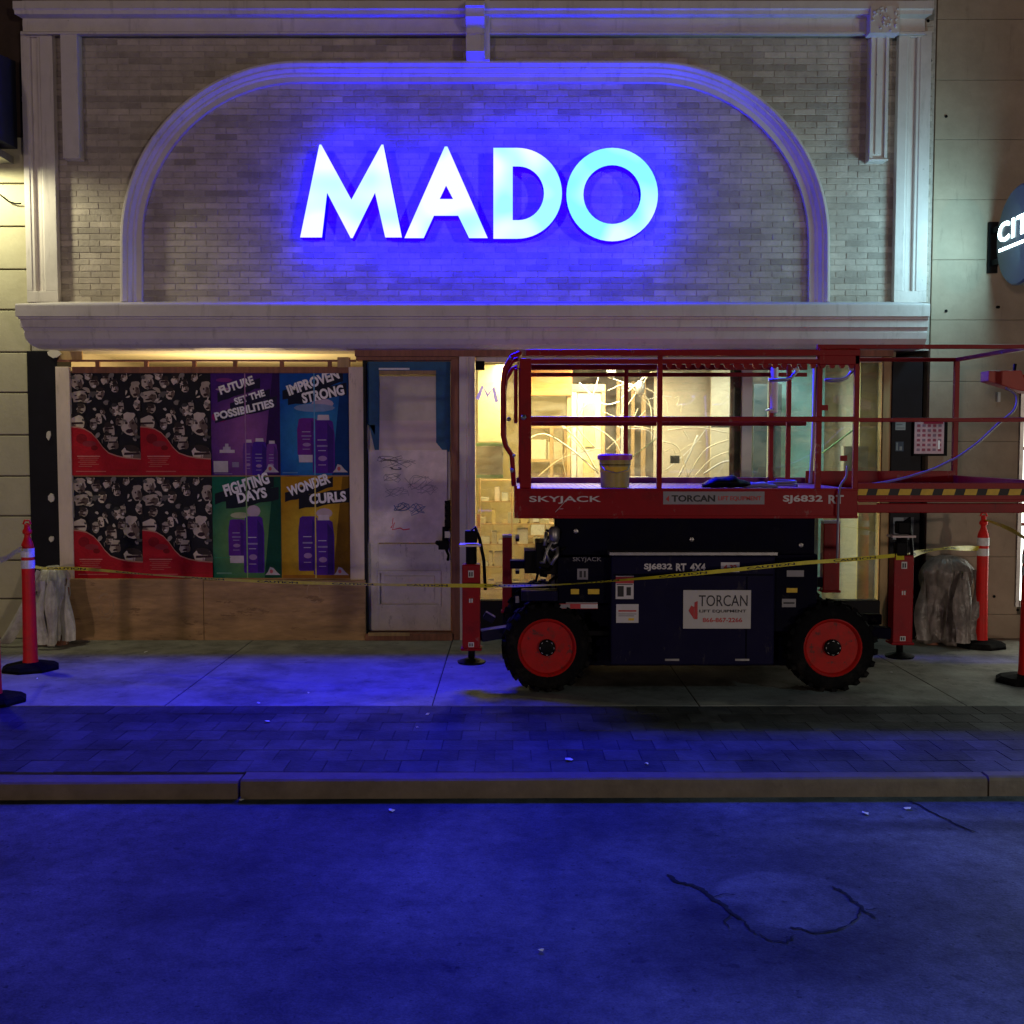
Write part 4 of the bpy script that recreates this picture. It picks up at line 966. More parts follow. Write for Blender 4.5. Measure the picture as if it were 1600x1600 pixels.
for zi,z in enumerate((.38,.83,1.28,1.65)):
    q=0
    x=P(824,640,1.7).x+.04
    while x<P(880,640,1.7).x-.12:
        wd=random.uniform(.08,.18); hh=random.uniform(.15,.30); k+=1
        cn=random.choice(cols_); o=MB().box(x,x+wd,1.72,1.86,z,z+hh).build('carton',M[cn],bevel=.004)
        q+=1; tag(o,'small %s carton, %s from the left on the %s shelf of the pine unit'%(CN[cn],ORD[q-1],['lowest','second lowest','second highest','highest'][zi]),'carton','cartons on the pine shelf'); x+=wd+.02
# bright stack left of the lift
h=thing('goods_rack',(-.1,1.0,0),'brightly lit narrow wire rack inside the left end of the display window','rack')
for px in (750,800): MB().tube([P(px,940,1.0),P(px,735,1.0)],.010,6).build('rack_upright',M['pine'],h)
for py in (750,783,818,850,885,920):
    A=P(748,py,1.0); B=P(866,py,1.0); MB().box(A.x,B.x,1.0,1.25,A.z-.012,A.z).build('rack_shelf',M['pine'],h)
i=0
rc=['white','plaster','white','plastery','paperl','cream','white','drywall','plaster']
for ri,py in enumerate((783,818,850,885,920)):
    q=0; x=P(751,py,1.0).x
    while x<P(862,py,1.0).x-.05:
        wd=random.uniform(.025,.12); hh=random.uniform(.03,.16); A=P(750,py,1.0); i+=1
        cn=random.choice(rc); o=MB().box(x,x+wd,1.02,1.2,A.z,A.z+hh).build('parcel',M[cn],bevel=.004)
        q+=1; tag(o,'small %s parcel, %s from the left on the %s shelf of the wire rack'%(CN[cn],ORD[q-1],['top','second','middle','fourth','bottom'][ri]),'parcel','parcels on the wire rack'); x+=wd+random.choice((.008,.02,.06))
inbox('green_edged_panel',744,786,697,742,.35,.03,M['drywall'],'grey panel with green tape edges inside the left end of the window','panel')
for py in (694,744): inbox('green_tape_strip',744,786,py-2,py+3,.345,.03,M['green'],'strip of green tape along the %s edge of the grey panel in the window'%('top' if py==694 else 'bottom'),'tape')
inbox('cream_curtain',747,788,570,690,.9,.05,M['plaster'],'pale cream hanging sheet inside the window beside the rail gate','sheet',bevel=0)
inbox('orange_tag',745,750,803,825,.3,.02,M['orange'],'small orange tag inside the lower left of the window','tag')
p=P(745,625,.10)
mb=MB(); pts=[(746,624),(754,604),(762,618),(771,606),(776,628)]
mb.tube([P(x,y,.20) for x,y in pts],.018,8); tag(mb.build('reflection_letter',M['purple'],smooth=True),'small glowing purple M added as the sign reflection in the window left end','sign reflection')  # glowing M added in place of the sign's reflection in the pane
# hanging lamps and fittings
for n_,(px,py,lb) in enumerate(((955,592,'small grey spotlight hanging inside the window near the door frame'),(1000,618,'small grey spotlight hanging lower, right of the rail post'))):
    t=thing('spotlight',P(px,py,1.2),lb,'spotlight'); c=P(px,py,1.2)
    MB().lathe([(.02,0),(.045,.03),(.05,.12),(.02,.15)],c,'z',12).build('lamp_head',M['steel'],t,smooth=True)
    MB().tube([c+Vector((0,0,.14)),(c.x,c.y,2.66)],.006,6).build('lamp_rod',M['blackp'],t)
for k,(px,m) in enumerate(((966,'pine'),(975,'paper'),(990,'pine'),(1008,'pine'))):
    A=P(px,650,1.9); tag(MB().box(A.x-.02-.01*(k%2),A.x+.02,1.9+.03*k,1.96+.03*k,0,2.5).build('timber_stud',M[m],bevel=.003),'%s of four bare timber studs from the left, between door frame and grey drywall'%ORD[k],'stud','bare studs inside the shop')
inbox('drywall_sheet',1020,1140,560,900,1.7,.03,M['drywall'],'large plain grey drywall sheet behind the middle of the lift rails','drywall sheet',zfloor=0.0)
inbox('drywall_sheet',1108,1160,560,900,1.5,.03,M['plaster'],'narrow pale drywall sheet at the right of the drywall wall','drywall sheet',zfloor=0.0)
inbox('teal_screen',1206,1290,560,780,1.4,.03,M['teal'],'tall teal coloured screen behind the glass door on the right','screen',zfloor=0.0,bevel=.003)
inbox('dark_screen',1176,1222,600,800,1.2,.03,M['signblk'],'dark grey screen behind glass, left of the teal screen','screen',zfloor=0.0,bevel=.003)
inbox('cream_sheet',1338,1374,560,960,.3,.04,M['plastery'],'tall cream sheet just inside the right end of the window','panel',zfloor=0.0)
inbox('small_crate',1318,1357,697,740,.25,.10,M['drywall'],'greenish grey crate on a ledge near the right end of the window','crate')
mb=MB(); mb.bar(P(1285,708,.22),P(1342,665,.22),.035,.01); tag(mb.build('green_tape_strip',M['green']),'diagonal green tape strip across the teal glass at right','tape')
mb=MB(); mb.bar(P(845,668,.022),P(935,735,.022),.03,.004); tag(mb.build('green_tape_strip',M['green']),'diagonal green tape on the window glass left of the bucket','tape')
mb=MB(); mb.bar(P(985,716,.022),P(1030,682,.022),.03,.004); tag(mb.build('green_tape_strip',M['green']),'diagonal green tape on the window glass right of the bucket','tape')
# tangled plastic straps hanging in the window
def curve(pts,Y,r,n=6):
    W=[P(x,y,Y) for x,y in pts]; out=[]
    for i in range(len(W)-1):
        p0,p1,p2,p3=W[max(i-1,0)],W[i],W[i+1],W[min(i+2,len(W)-1)]
        for k in range(n):
            t=k/n; out.append(0.5*((2*p1)+(-p0+p2)*t+(2*p0-5*p1+4*p2-p3)*t*t+(-p0+3*p1-3*p2+p3)*t**3))
    out.append(W[-1]); return out
st=[([(818,690),(850,678),(890,700),(930,735)],.008),([(870,660),(905,690),(935,740)],.010),([(930,700),(900,660),(925,620),(935,590)],.007),([(905,598),(925,618),(945,632),(968,628)],.008),([(880,670),(920,665),(960,690),(980,735)],.007),([(1035,690),(1060,700),(1075,745)],.007),([(1090,680),(1075,715),(1060,745)],.009),([(1075,745),(1100,705),(1130,690),(1160,684)],.008),([(1085,745),(1115,715),(1160,700)],.007),([(1040,735),(1080,700),(1110,660)],.005),([(840,745),(880,715),(940,700)],.006),([(950,610),(985,600),(1015,630),(1018,690)],.006),([(1100,740),(1130,722),(1158,722)],.010),([(1045,672),(1090,668),(1140,676),(1158,668)],.007)]
rs_=random.Random(12)
for q in range(16):
    x0=rs_.uniform(830,1150); y0=rs_.uniform(600,740); pts=[(x0,y0)]
    dx,dy=rs_.uniform(-30,30),rs_.uniform(-22,22)
    for j in range(4): pts.append((min(1155,max(822,pts[-1][0]+dx+rs_.uniform(-14,14))),min(745,max(582,pts[-1][1]+dy+rs_.uniform(-14,14)))))
    st.append((pts,rs_.uniform(.003,.008)))
sw=thing('strap_tangle',(.9,1.25,1.2),'tangle of pale plastic straps hanging inside the display window','straps')
for k,(pts,r) in enumerate(st):
    MB().tube(curve(pts,1.22+.02*(k%4),r),r,5).build('plastic_strap',M['plaster'] if k%3 else M['white'],sw,smooth=True)
# broken junk low in the window
for k,(a,b,c,d) in enumerate(((1112,1140,655,668),(1048,1062,712,724),(1140,1160,700,712))):
    inbox('dark_bracket',a,b,c,d,.6,.05,M['signblk'],['dark bracket on the drywall beside the black mullion','dark box among the straps right of the bucket','dark bracket low beside the black mullion'][k],'bracket')

# ================================================================== WRAPPED STANDPIPES
def shroud(px0,px1,py0,py1,Y,m,lab,seed,name='wrapped_standpipe',legs=2,trail=None):
    rg=random.Random(seed); a=P(px0,py1,Y); b=P(px1,py0,Y); wd=b.x-a.x; ht=b.z; cx=(a.x+b.x)/2
    t=thing(name,(cx,Y,0),lab,'wrapped pipe')
    n=84; rings=[]; from mathutils import noise as _ns; ph=[rg.uniform(0,6.28) for _ in range(6)]
    for k in range(31):
        v=k/30; z=ht*(1-v); ring=[]
        prof=.30+.70*min(1,(v/.16))**.5 if v<.16 else 1.0-.10*math.sin((v-.16)*3)
        for i in range(n):
            th=2*math.pi*i/n
            f=1+.10*math.sin(3*th+ph[0]+v*1.5)+.07*math.sin(7*th+ph[1]-v*2)-.13*abs(math.sin(6.5*th+ph[2]+2*v))*(.3+v)-.07*abs(math.sin(11.5*th+ph[3]+5*v))
            q_=_ns.fractal(Vector((3.2*math.cos(th)+seed,3.2*math.sin(th),z*7)),1.0,2.0,4)+.6*abs(_ns.noise(Vector((9*math.cos(th),9*math.sin(th)+seed,z*11)))); f+=.11*q_; f*=prof; rx=wd/2*.92*f; ry=.20*f
            zz=z
            if v>.8: zz=z+max(0,.10*math.sin(5*th+ph[4])+.05*math.sin(11*th+ph[5]))*(v-.8)/.2
            ring.append((cx+rx*math.cos(th),Y+ry*math.sin(th),max(.012,zz)))
        rings.append(ring)
    mb=MB(); mb.loft(rings); mb.build('plastic_shroud',m,t,smooth=True)
    for s in (-1,1):
        mb=MB(); mb.lathe([(.055,0),(.055,ht*.6),(.07,ht*.62),(.07,ht*.72)],(cx+s*wd*.22,Y,.0),'z',14); mb.build('pipe',M['wood'],t)
    # loose flaps
    for k in range(4):
        th=rg.uniform(math.pi,2*math.pi); x=cx+wd/2*.95*math.cos(th); y=Y+.22*math.sin(th)
        pts=[]; mb=MB(); vs=[]
        for j in range(9):
            v=j/8; z=ht*(.85-.78*v); sp=.02+.05*v
            vs+=[(x-sp+.03*math.sin(6*v+k),y-.01-.04*v,max(.02,z)),(x+.3*sp,y-.05-.05*v+.02*math.sin(9*v),max(.02,z)),(x+sp+.02*math.sin(5*v+k*2),y-.01-.03*v,max(.02,z))]
        fs=[]
        for j in range(8):
            for q in range(2): fs.append((3*j+q,3*j+q+1,3*j+4+q,3*j+3+q))
        mb.add(vs,fs); mb.build('plastic_flap',m,t,smooth=True)
    return t
ws=shroud(60,109,884,1004,-.30,M['wrap'],'white plastic wrapped pipe bundle beside the left orange post',5)
mb=MB(); pts=curve([(68,892),(55,925),(40,960),(18,998),(0,1008)],-.30,0); vs=[]
for i,p in enumerate(pts):
    wd=.03+.05*(i/len(pts)); vs+=[(p.x-wd,p.y-.10,max(.02,p.z)),(p.x+wd*.2,p.y-.16,max(.03,p.z+.03)),(p.x+wd,p.y-.10,max(.02,p.z))]
mb.add(vs,[(3*i+q,3*i+q+1,3*i+4+q,3*i+3+q) for i in range(len(pts)-1) for q in range(2)]); mb.build('trailing_sheet',M['wrap'],ws,smooth=True)
shroud(1432,1522,868,990,-.28,M['wrapb'],'dirty brown plastic wrapped pipe bundle between the outrigger and right orange post',9)

# ================================================================== ORANGE POSTS
def delineator(loc,lab,rot=0):
    t=thing('delineator_post',loc,lab,'traffic post','orange delineator posts'); x,y,_=loc
    mb=MB(); mb.lathe([(.225,0),(.225,.022),(.19,.045),(.075,.062)],(x,y,0),'z',8); mb.build('rubber_base',M['rubber'],t,bevel=.004)
    mb=MB(); mb.lathe([(.060,.055),(.056,.10),(.050,.55),(.048,.985),(.044,1.01),(.030,1.045),(.022,1.07),(.024,1.085),(.036,1.095),(.036,1.115),(.024,1.13),(.020,1.165),(.008,1.175)],(x,y,0),'z',20); mb.build('post_body',M['post'],t,smooth=True,auto=40)
    for z0,z1 in ((.815,.880),(.905,.975)):
        mb=MB(); mb.lathe([(.0515,z0),(.051,z1)],(x,y,0),'z',20,cap=False); mb.build('reflective_band',M['reflect'],t,smooth=True)
    mb=MB(); mb.tube([(x-.03,y,1.165),(x-.02,y,1.195),(x+.02,y,1.195),(x+.03,y,1.165)],.008,6); mb.build('top_loop',M['post'],t)
    t.rotation_euler=(0,0,rot); return t
dl=[(G(48,1046),'orange post with white bands at left, standing beside the white wrapped pipes'),
    (G(-10,1097),'orange post whose dark base just enters the frame at the left edge'),
    (G(1532,1010),'orange post near the tan wall, right of the brown wrapped pipes'),
    (G(1603,1066),'orange post cut by the right edge of the photo, nearest the lit window')]
for p,l in dl: delineator((p.x,p.y,0),l)

# ================================================================== LITTER
SL=['white scrap on the slab edge left of centre','white scrap on the dark pavers just below the slab edge left of centre','white scrap on the pavers below the shop door','faint small scrap on the pavers left below the shop door','white scrap on the road just past the kerb near centre','left one of two bright scraps on the road at right','right one of two bright scraps on the road at right','white scrap by the plywood base near the hoarding','larger bright scrap on the pavers just behind the kerb at centre','tiny scrap on the slab between right wheel and right outrigger foot','tiny scrap on the slab right of the right wheel','tiny scrap on the blue lit slab left of centre','tiny scrap in front of the left orange post base','tiny scrap on the pavers near the kerb right of centre','scrap in the gutter below the left kerb joint','lone small scrap far out on the road at centre']
for k,(x,y,s) in enumerate(((404,1100,.014),(418,1129,.018),(668,1117,.018),(652,1138,.010),(612,1268,.018),(1352,1273,.022),(1417,1265,.022),(228,1020,.02),(888,1188,.03),(1328,1010,.012),(1392,1052,.012),(482,1084,.010),(58,1062,.010),(1010,1195,.012),(376,1247,.02),(845,1488,.012))):
    z=0.0 if y<1212 else rz; p=G(x,y,z); n=6
    if 1205<y<1252: p=G(x,1252,rz); z=rz
    mb=MB(); pl=[(s*math.cos(a)*random.uniform(.5,1.2),s*math.sin(a)*random.uniform(.5,1.2)) for a in [2*math.pi*q/n for q in range(n)]]
    vs=[(p.x+a,p.y+b,z+.003+random.uniform(0,.012)) for a,b in pl]+[(p.x,p.y,z+.014)]
    mb.add(vs,[(q,(q+1)%n,n) for q in range(n)]); tag(mb.build('paper_scrap',M['reflect']),SL[k],'litter','paper scraps')
# ================================================================== SCISSOR LIFT
YF,YR=-2.25,-0.80
def lx(px): return PX(px,YF,800)
def lz(py): return PZ(py,YF)
lift=thing('scissor_lift',(1.29,-1.5,0),'red and navy scissor lift with railed platform parked in front of the display window','scissor lift')
R_='red'
def lb(name,x0,x1,y0,y1,z0,z1,m,parent=None,bevel=.006):
    return MB().box(x0,x1,y0,y1,z0,z1).build(name,M[m],parent or lift,bevel=bevel)
# --- platform
zt0,zb0=lz(763),lz(810)
PL0,PL1=lx(808),lx(1340)
mb=MB(); mb.box(PL0,PL1,YF,YF+.03,zb0,zt0); mb.box(PL0,PL1,YF-.012,YF,zb0,zb0+.02); mb.box(PL0,PL1,YF-.008,YF,zt0-.018,zt0)
side=mb.build('platform_side',M['red'],lift,bevel=.003)
lb('platform_side',PL0,PL1,YR-.03,YR,zb0,zt0+.04,'reddk',bevel=.003)
lb('platform_end',PL0-.02,PL0,YF,YR,zb0,zt0+.02,'red',bevel=.003)
dk=lb('platform_deck',PL0,PL1,YF+.03,YR-.03,zt0-.03,zt0-.008,'reddk',bevel=0)
mb=MB()
for k in range(60):
    x=PL0+.04+(PL1-PL0-.08)*k/59; mb.box(x-.004,x+.004,YF+.05,YR-.05,zt0-.008,zt0-.005)
tag(mb.build('deck_tread',M['reddk'],dk),kind='stuff')
# text on the side board
textobj('brand_lettering','SKYJACK',lx(827),YF-.0025,lz(787),lx(939)-lx(827),.055,M['inkw'],side,bold=.015,th=.002)
mb=MB(); 
for a,b,c,d in ((872,795,880,795),(868,800,886,780)): mb.bar(P(a,b,YF-.003),P(c,d,YF-.003),.012,.003)
mb.build('brand_slash',M['inkw'],side)
q=MB().box(lx(1036),lx(1194),YF-.003,YF,lz(788),lz(768)).build('rental_sticker',M['inkg'],side)
textobj('sticker_lettering','TORCAN',lx(1049),YF-.0055,lz(784),lx(1117)-lx(1049),.048,M['inkb'],q,bold=.03,th=.002)
textobj('sticker_lettering','LIFT EQUIPMENT',lx(1122),YF-.0055,lz(783),lx(1189)-lx(1122),.036,M['inkr'],q,bold=.02,th=.002)
MB().prism([(lx(1040),lz(780)),(lx(1045),lz(784)),(lx(1045),lz(774))],YF-.0055,YF-.003).build('sticker_arrow',M['inkr'],q)
textobj('model_lettering','SJ6832',lx(1223),YF-.0025,lz(787),lx(1285)-lx(1223),.062,M['inkw'],side,bold=.03,th=.002); textobj('model_lettering','RT',lx(1294),YF-.0025,lz(787),lx(1318)-lx(1294),.062,M['inkw'],side,bold=.03,th=.002)
# --- extension deck
EX1=3.73
yf2,yr2=YF+.05,YR-.06
mb=MB(); mb.box(lx(1338),EX1,yf2,yf2+.02,lz(783),lz(755)); mb.box(lx(1338),EX1,yf2-.012,yf2,lz(785),lz(781)); ext=mb.build('extension_side',M['red'],lift,bevel=.003)
lb('extension_rail',lx(1338),EX1,yf2-.01,yf2+.04,lz(802),lz(787),'red')
lb('extension_side',lx(1338),EX1,yr2-.02,yr2,lz(783),lz(755)+.06,'red',bevel=.003)
lb('extension_end',EX1-.02,EX1,yf2,yr2,lz(783),lz(750),'red',bevel=.003)
lb('extension_deck',lx(1300),EX1,yf2+.02,yr2-.02,lz(778),lz(772),'reddk',bevel=0)
bt=MB().box(lx(1339),EX1-.01,yf2-.003,yf2-.001,lz(774.5),lz(764)).build('hazard_band',M['inkb'],ext)
px=1337
while px<1615:
    a=[(px,774),(px+19,774),(px+22,764.5),(px+3,764.5)]
    pts=[(min(max(lx(x),lx(1339)),EX1-.012),lz(y)) for x,y in a]
    MB().prism(pts,yf2-.005,yf2-.003).build('hazard_stripe',M['hyel'],bt); px+=34.5
MB().box(lx(1341),lx(1372),yf2-.012,yf2-.010,lz(789),lz(785.5)).build('worn_edge_strip',M['pine'],ext)
# --- rails
def tb(name,a,b,r=.019,m='red',n=8,parent=None): return MB().tube([a,b],r,n).build(name,M[m],parent or lift,smooth=True,auto=50)
def sq(name,a,b,wd=.038,m='red',parent=None): return MB().bar(a,b,wd).build(name,M[m],parent or lift,bevel=.004)
zT,zM=lz(551),lz(655)
zT2=lz(566)
yA,yB=YF+.02,YR-.02
X0=lx(826)
for y,k in ((yA,0),(yB,1)):
    sq('top_rail',(X0-.02,y,zT),(PL1,y,zT),.045)
    sq('top_rail',(X0,y,zT2+.006),(PL1,y,zT2+.006),.034)
    sq('mid_rail',(X0-.02,y,zM),(PL1,y,zM),.038)
def posts(xs,y,z1,z0=None,wd=.036):
    for x in xs: sq('rail_post',(x,y,z0 if z0 else zt0-.05),(x,y,z1),wd)
posts([lx(1030)+.0,lx(1336)],yA,zT)
posts([PX(978,yB,650),PX(1205,yB,650)],yB,zT)
posts([PX(1232,yB-.3,650)],yB-.3,zT)
# thick corner box at the entry end
lb('corner_post',lx(812),lx(830),YF+.0,YF+.04,zt0,lz(560),'red')
lb('corner_post',lx(812),lx(827),YR-.04,YR,zt0,zT,'red')
lb('gate_plate',lx(803),lx(809),YF+.05,YF+.40,lz(660),lz(575),'red')
# bowed entry gate
for y in (YF+.05,YF+.50,YR-.12):
    pts=[(lx(812),y,zT),(lx(800),y,lz(556)),(lx(789),y,lz(575)),(lx(786),y,lz(600)),(lx(786),y,lz(680)),(lx(790),y,lz(697)),(lx(800),y,lz(712)),(lx(803),y,lz(760))]
    MB().tube(pts,.018,8).build('gate_tube',M['red'],lift,smooth=True)
for z in (zT,lz(600),lz(680)):
    tb('gate_rung',(lx(787) if z<zT else lx(812),YF+.05,z),(lx(787) if z<zT else lx(812),YR-.12,z),.016)
for i,(x,y,s) in enumerate(((818,652,5),(797,560,3),(795,655,4),(800,735,4),(803,712,3))):
    p=P(x,y,YF-.015); MB().lathe([(.0,-.02),(s*.004,-.015),(s*.004,0),(0,.01)],p,'y',10).build('gate_latch',M['steel'],lift,smooth=True)
# toothed underside of the sliding rail
for k in range(20):
    x=lx(1040)+k*(lx(1338)-lx(1040))/20+.02; 
    pl=[(x-.022,zT2-.008),(x-.018,zT2-.03),(x-.008,zT2-.042),(x+.008,zT2-.042),(x+.018,zT2-.03),(x+.022,zT2-.008)]
    MB().prism(pl,yA-.012,yA+.012).build('rail_tooth',M['red'],lift)
# extension rails
zE=lz(541)
ex0=lx(1279); yE=yf2-.01; yEr=yr2
sq('extension_top_rail',(ex0-.02,yE,zE),(EX1,yE,zE),.030); 
sq('extension_mid_rail',(lx(1336),yE+.02,zM-.004),(EX1,yE+.02,zM-.004),.03)
sq('extension_post',(ex0,yE,zt0-.02),(ex0,yE,zE),.040)
sq('extension_post',(lx(1337),yE-.0,zb0+.1),(lx(1337),yE,zE),.032)
zEr=zE+.015
sq('extension_top_rail',(PX(1340,yEr,553),yEr,zEr),(EX1,yEr,zEr),.032)
sq('extension_mid_rail',(PX(1340,yEr,650),yEr,zM+.03),(EX1,yEr,zM+.03),.032)
sq('extension_post',(EX1,yEr,zt0),(EX1,yEr,zEr),.042)
sq('extension_end_rail',(EX1,yEr,zEr),(EX1,yE,zE),.032); sq('extension_end_rail',(EX1,yEr,zM+.03),(EX1,yE,zM),.032)
sq('extension_post',(EX1,yE,zt0),(EX1,yE,zE),.038)
# plate joining both rails at the slide
lb('slide_bracket',lx(1276),lx(1340),yA-.018,yA-.004,lz(570),lz(545),'red')
# document tube and hooks hanging on the rear rail
c=P(1210,600,yB-.05); MB().lathe([(.028,-.24),(.032,-.23),(.032,.13),(.028,.14)],c,'z',14).build('manual_tube',M['paperl'],lift,smooth=True,auto=40)
c=P(1205,642,yB-.05); MB().lathe([(.05,0),(.05,.01),(.02,.02)],c,'z',12).build('tube_foot',M['steel'],lift)
for px in (1243,1330):
    p=P(px,575,yA+.03); MB().tube([p+Vector((0,0,.02)),p+Vector((.02,0,-.01)),p+Vector((-.03,0,-.07)),p+Vector((-.07,0,-.085)),p+Vector((-.19,0,-.088))],.012,6).build('chain_hook',M['steel'],lift,smooth=True)
    MB().lathe([(0,-.012),(.02,0),(0,.012)],p,'y',10).build('hook_eye',M['reflect'],lift)
MB().tube([P(1273,572,yA+.02),P(1272,640,yA+.05),P(1270,700,yA+.1),P(1266,755,yA+.1)],.012,6).build('hanging_strut',M['paper'],lift,smooth=True)
for px,py in ((1288,637),(1318,716)):
    p=P(px,py,yA+.02); MB().obox(p,.05,.02,.04).build('rail_clamp',M['red'],lift,bevel=.004)
# control box on the end rail
p=P(1572,596,YF+.35)
cb=thing('control_box',(p.x,p.y,p.z-.07),'orange red platform control box hanging on the end rail of the lift','control box')
MB().prism([(p.x-.155,p.z+.075),(p.x+.09,p.z+.08),(p.x+.11,p.z+.03),(p.x+.22,p.z+.02),(p.x+.22,p.z-.10),(p.x+.06,p.z-.065),(p.x-.155,p.z-.0)],p.y-.05,p.y+.09).build('box_housing',M['ctrl'],cb,bevel=.006)
MB().tube([(p.x+.06,p.y,p.z+.08),(p.x+.065,p.y,p.z+.13)],.012,8).build('joystick',M['blackp'],cb)
MB().lathe([(.03,0),(.03,.03)],(p.x+.15,p.y,p.z+.02),'z',10).build('stop_button',M['inkr'],cb)
cc=curve([(1572,606),(1588,618),(1585,640),(1560,662),(1530,690),(1500,712),(1485,720),(1460,732),(1430,742),(1400,750),(1365,756),(1345,757)],YF+.28,0)
mb=MB(); mb.tube(cc,.0085,6); tag(mb.build('control_cable',M['cord'],smooth=True),'grey violet control cable sagging from the red control box to the lift deck','cable')
cc=curve([(1324,728),(1322,745),(1313,760),(1310,785),(1309,830),(1308,868),(1306,880)],YF-.03,0)
mb=MB(); mb.tube(cc,.0085,6); tag(mb.build('control_cable',M['cord'],smooth=True),'grey violet cable hanging over the front edge beside the SJ6832 RT lettering','cable')
# --- bucket on the deck
p=P(961,764,YF+.30); bz=zt0-.004; bx=p.x; by=YF+.32
bk=thing('paint_bucket',(bx,by,bz),'olive bucket with magenta lid standing on the lift deck','bucket')
r=.118
MB().lathe([(r*.90,0),(r*.93,.12),(r,.215)],(bx,by,bz),'z',28).build('bucket_body',M['bucket'],bk,smooth=True,auto=40)
MB().lathe([(r*.945,.115),(r*.955,.125),(r*.955,.165),(r*.95,.17)],(bx,by,bz),'z',28,cap=False).build('bucket_band',M['hyel'],bk,smooth=True)
MB().lathe([(r*.965,.165),(r*.98,.168),(r*.985,.172)],(bx,by,bz),'z',28,cap=False).build('bucket_stripe',M['blackp'],bk)
MB().lathe([(r+.010,.205),(r+.012,.218),(r+.012,.240),(r+.002,.248),(r-.02,.243)],(bx,by,bz),'z',28).build('bucket_lid',M['lid'],bk,smooth=True,auto=40)
MB().tube([(bx-r,by,bz+.19),(bx-r*.7,by-r*.9,bz+.13),(bx,by-r*1.15,bz+.11),(bx+r*.7,by-r*.9,bz+.13),(bx+r,by,bz+.19)],.003,5).build('bucket_handle',M['steel'],bk)
# --- tools on the deck
rg=random.Random(21)
def lump(name,px0,px1,hh,m,lab,cat,yy):
    a=PX(px0,yy,755); b=PX(px1,yy,755); mb=MB(); rings=[]; n=14
    for k in range(9):
        t=k/8; x=a+(b-a)*t; rr=hh*(.25+.75*math.sin(math.pi*min(max(t,.06),.94)))*rg.uniform(.7,1.1)
        rings.append([(x+rg.uniform(-.006,.006),yy+rr*1.4*math.cos(2*math.pi*i/n)*rg.uniform(.85,1.1),bz+rr*.52+rr*.52*math.sin(2*math.pi*i/n)*rg.uniform(.85,1.1)) for i in range(n)])
    mb.loft(rings); return tag(mb.build(name,m,smooth=True),lab,cat)
lump('tool_bag',1098,1172,.10,M['blackp'],'flat black tool bag lying on the lift deck right of centre','bag',YF+.2)
lump('folded_tarp',1160,1215,.055,M['cord'],'small dark blue folded cloth next to the black tool bag','cloth',YF+.18)
cc=[]; 
for k in range(46):
    t=k/45*2*math.pi*2.3; cc.append(Vector((PX(1225,YF+.2,755)+.11*math.cos(t)*(1-.1*k/45),YF+.25+.07*math.sin(t),bz+.012+.0009*k)))
mb=MB(); mb.tube(cc,.009,6); tag(mb.build('rope_coil',M['cord'],smooth=True),'small coil of cable on the lift deck above the model lettering','cable')
# --- scissor stack
sx0,sx1=lx(872),lx(1282)
zs0,zs1=lz(866),lz(814)
for side_y in (YF+.22,YR-.26):
    for k in range(5):
        z0=zs0+.01+(zs1-zs0)*k/5; a=.012
        for s in (0,1):
            y=side_y+s*.055; A=(sx0+.02,y,z0+(.0 if s else .05)); B_=(sx1-.02,y,z0+(.05 if s else .0))
            MB().bar(A,B_,.045,.046).build('scissor_arm',M['navy'],lift,bevel=.003)
    for px in (1081,):
        for py in (818,840,860): p=P(px,py,side_y-.03); MB().lathe([(.0,-.012),(.02,-.01),(.022,0)],(p.x,side_y-.04,p.z),'y',10).build('pivot_pin',M['steel'],lift)
lb('scissor_guard',sx0,sx1,YF+.14,YF+.18,zs0-.02,zs1+.01,'navy',bevel=.004)
for px,py in ((1081,843),(900,830),(1252,852),(1246,895)):
    p=P(px,py,YF+.12); MB().lathe([(.0,-.022),(.016,-.018),(.018,0)],(p.x,YF+.14,p.z),'y',10).build('guard_bolt',M['steel'],lift)
# --- chassis
z_=lambda py: PZ(py,YF)
lb('chassis_frame',lx(870),lx(1290),YF+.28,YR-.28,z_(1052),z_(868),'navy')
lb('chassis_beam',lx(858),lx(1300),YF+.20,YF+.28,z_(1045),z_(1003),'navy')
lb('side_module',lx(872),lx(956),YF+.06,YF+.30,z_(945),z_(872),'navy')
lb('side_module',lx(1212),lx(1284),YF+.08,YF+.30,z_(990),z_(868),'navy')
lb('valve_block',lx(885),lx(935),YF+.03,YF+.08,z_(950),z_(942),'inkg',bevel=.002)
cv_=lb('engine_cover',lx(955),lx(1211),YF-.03,YF+.26,z_(1038),z_(868),'navyb',bevel=.012)
mb=MB(); mb.box(lx(952),lx(1214),YF-.045,YF+.26,z_(867),z_(862)); mb.build('cover_lid',M['steel'],cv_,bevel=.002)
MB().box(lx(958),lx(1208),YF-.036,YF-.03,z_(899),z_(896)).build('cover_seam',M['navy'],cv_)
MB().box(lx(1166),lx(1168),YF-.034,YF-.03,z_(1034),z_(900)).build('cover_seam',M['navy'],cv_)
for px in (1040,1150): MB().box(lx(px),lx(px+22),YF-.038,YF-.03,z_(1031),z_(1028)).build('cover_latch',M['steel'],cv_)
fy=YF-.032
[textobj('cover_lettering',t_,lx(p0),fy-.001,z_(891.5),lx(p1)-lx(p0),.055,M['inkw'],cv_,bold=.035,th=.002) for t_,p0,p1 in (('SJ6832',1006,1050),('RT',1056,1072),('4X4',1078,1102))]
q=MB().box(lx(1126),lx(1155),fy-.002,fy+.001,z_(893),z_(878)).build('number_sticker',M['inkw'],cv_)
textobj('sticker_number','4-32',lx(1130),fy-.004,z_(890),lx(1151)-lx(1130),.038,M['inkr'],q,bold=.04,th=.002)
